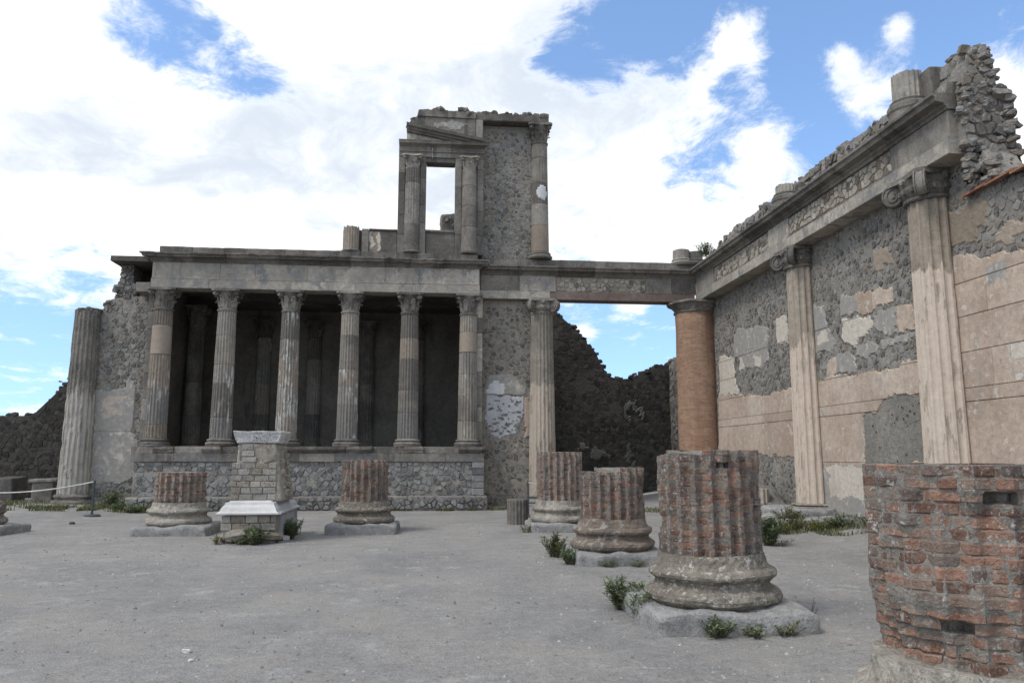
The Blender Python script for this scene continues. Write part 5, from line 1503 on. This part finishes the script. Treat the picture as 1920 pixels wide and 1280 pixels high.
def weed(x, y, h, rad, n, seed, lab, z=None, lw=.012, mat='leaf', ll=.13, grp='weeds round the stump bases', name='weed', dens=1.0):
    rnd = random.Random(seed); z = gz(x, y) - .01 if z is None else z
    t = thing(name, lab, 'plant', (x, y, z), grp)
    st = MB(); fo = MB()
    for i in range(n):
        a = rnd.uniform(0, 6.28); q = rnd.random() ** .6
        H = h * rnd.uniform(.55, 1.05) * (1 - .3 * q)
        b = Vector((x + .35 * rad * q * math.cos(a), y + .35 * rad * q * math.sin(a), z))
        tip = b + Vector((rad * q * math.cos(a), rad * q * math.sin(a), H)) * .98
        mid = b.lerp(tip, .5) + Vector((0, 0, H * .1))
        st.tube([b, mid, tip], [.005, .004, .002], 4, r=rnd.random())
        k = max(5, int(H / .017 * dens))
        for j in range(k):
            u = .12 + .88 * j / k
            p = b.lerp(mid, u * 2) if u < .5 else mid.lerp(tip, u * 2 - 1)
            ang = j * 2.4 + i; el = rnd.uniform(.1, 1.15)
            d = Vector((math.cos(ang) * math.cos(el), math.sin(ang) * math.cos(el), math.sin(el)))
            leaf(fo, p, d, ll * rnd.uniform(.6, 1.15) * (1.1 - .4 * u), lw * rnd.uniform(.8, 1.3), rnd)
    st.build('stems', 'stem', t); fo.build('foliage', mat, t)


W = weed
W(2.17, 8.95, .42, .21, 44, 1, 'bushy green weed left of the tall foreground stump, taller of two')
W(2.24, 8.3, .34, .17, 34, 2, 'bushy green weed at the left plinth corner of the foreground stump, nearer of two')
W(2.74, 7.52, .22, .17, 26, 3, 'spiky green weed in front of the foreground stump plinth, left of three')
W(3.12, 7.5, .15, .18, 18, 4, 'flat sparse weed in front of the foreground stump plinth, middle of three', ll=.08)
W(3.42, 7.52, .16, .18, 18, 5, 'yellowish thin weed in front of the foreground stump plinth, right of three', mat='grass', ll=.08)
W(3.95, 8.1, .30, .12, 4, 6, 'dry twiggy weed at the right corner of the foreground stump plinth', mat='grass', ll=.04, lw=.006, dens=.5)
W(6.62, 15.1, .66, .24, 60, 7, 'tall dense green bush standing right behind the foreground stump', ll=.15, lw=.017)
W(6.75, 15.0, .18, .3, 10, 8, 'low spreading sprigs right of the tall green bush', ll=.1)
W(2.12, 13.6, .46, .22, 36, 9, 'tall grey green weed left of the stepped stump', mat='grass', ll=.12)
W(2.2, 12.7, .28, .17, 26, 10, 'small green weed at the left plinth corner of the stepped stump')
W(2.75, 12.24, .12, .12, 9, 11, 'small tuft before the stepped stump, left')
W(3.2, 12.24, .1, .1, 8, 12, 'small tuft before the stepped stump, right')
W(2.15, 18.0, .22, .16, 10, 13, 'yellow green tuft at the left of the farthest right-row stump', mat='grass')
W(-3.45, 16.1, .4, .24, 40, 14, 'leafy bright green weed at the front foot of the pedestal', lw=.02)
W(-3.75, 16.16, .2, .22, 12, 15, 'dark creeping weed left of the bright one at the pedestal front', lw=.016)
W(-4.24, 16.2, .2, .09, 10, 16, 'small yellow green sprig at the left corner of the pedestal', mat='leaf_yellow')
W(-2.98, 17.1, .5, .24, 36, 17, 'weed growing against the shaded marble side of the pedestal', lw=.016)
W(-2.95, 18.0, .5, .14, 4, 18, 'thin twiggy stem behind the right corner of the pedestal', mat='stem', ll=.05, dens=.5)
rr = random.Random(90)
for k, (x, y, h, mt, lab) in enumerate(((7.8, 17.2, .3, 'leaf_yellow', 'yellow green shrub in the patch before the farther half column, leftmost'), (8.3, 17.6, .38, 'grass', 'olive shrub behind the yellow ones at the right wall'), (8.55, 16.9, .28, 'leaf_yellow', 'bright yellow green shrub nearest the dust at the right wall'), (8.6, 18.3, .5, 'grass', 'wispy tall weed before the kerb stone of the half column'), (8.95, 16.6, .34, 'leaf', 'dark green weed beside the boulder at the right wall'), (9.15, 15.6, .36, 'leaf', 'dark green weed just left of the nearest brick stump'), (7.5, 18.4, .4, 'leaf_yellow', 'pale weed beside the slim fluted drum'))):
    W(x, y, h * 1.05, .36, 34, 200 + k, lab, mat=mt, ll=.11, lw=.014, grp='weeds along the right wall')
for k, (x, y, h, lab) in enumerate(((-10.2, 26.4, .5, 'dark green bush at the foot of the left bay wall'), (-9.1, 25.5, .35, 'dark green weed at the left foot of the podium'), (-8.45, 25.5, .28, 'lighter weed at the left foot of the podium, right of the dark one'), (-9.75, 25.9, .3, 'low weed between the left barrier post and the podium'))):
    W(x, y, h * .95, .34, 34, 300 + k, lab, ll=.14, lw=.02, grp='weeds at the foot of the left wall')
W(9.55, 25.9, .62, .3, 26, 400, 'bushy plant growing on top of the wall above the brick corner', z=8.72, ll=.16, lw=.014, mat='leaf', grp='plants on the wall top')


def grass_patch(name, pts, n, h, seed, lab, mat='grass'):
    rnd = random.Random(seed); mb = MB()
    for i in range(n):
        cx, cy, rx, ry = rnd.choice(pts)
        a = rnd.uniform(0, 6.28); q = math.sqrt(rnd.random())
        x, y = cx + rx * q * math.cos(a), cy + ry * q * math.sin(a)
        if noise.noise(Vector((x * 1.6, y * 1.6, seed))) < -.12: continue
        z = gz(x, y) - .005; H = h * rnd.uniform(.4, 1.2); t = rnd.uniform(0, 6.28); w = rnd.uniform(.006, .014)
        dx, dy = math.cos(t), math.sin(t); l = rnd.uniform(.2, .8) * H
        mb.add([(x - dy * w, y + dx * w, z), (x + dy * w, y - dx * w, z), (x + dx * l * .4 + dy * w * .7, y + dy * l * .4 - dx * w * .7, z + H * .6), (x + dx * l * .4 - dy * w * .7, y + dy * l * .4 + dx * w * .7, z + H * .6), (x + dx * l, y + dy * l, z + H)], [(0, 1, 2, 3), (3, 2, 4)], rnd.uniform(.02, .98))
    o = mb.build(name, mat, kind='stuff'); o['label'] = lab; o['category'] = 'grass'


grass_patch('grass', [(-13, 26.6, 2.6, 1.7), (-10.6, 25.7, 1.6, .7), (-15.5, 27.5, 2, 2), (-11.5, 25.3, 1.4, .4), (-8.5, 25.5, .9, .22)], 9000, .13, 5, 'short patchy grass round the foot of the tall left column')
grass_patch('grass', [(8.2, 17.6, .9, .8), (8.9, 16.4, .6, .9), (7.9, 19.5, 1, 1.6), (8.6, 18.4, .7, .8), (8.6, 22.5, 1, 1.5)], 5200, .10, 6, 'yellowish grass and weeds along the foot of the right wall', 'grass')
grass_patch('grass', [(2.3, 25.9, .5, .5), (-2, 25.75, 1.2, .06), (.8, 25.72, .7, .06), (5.5, 24.8, 2.4, .8), (7.5, 24.5, 1.2, .8)], 3000, .10, 7, 'thin grass at the foot of the podium and in the opening')
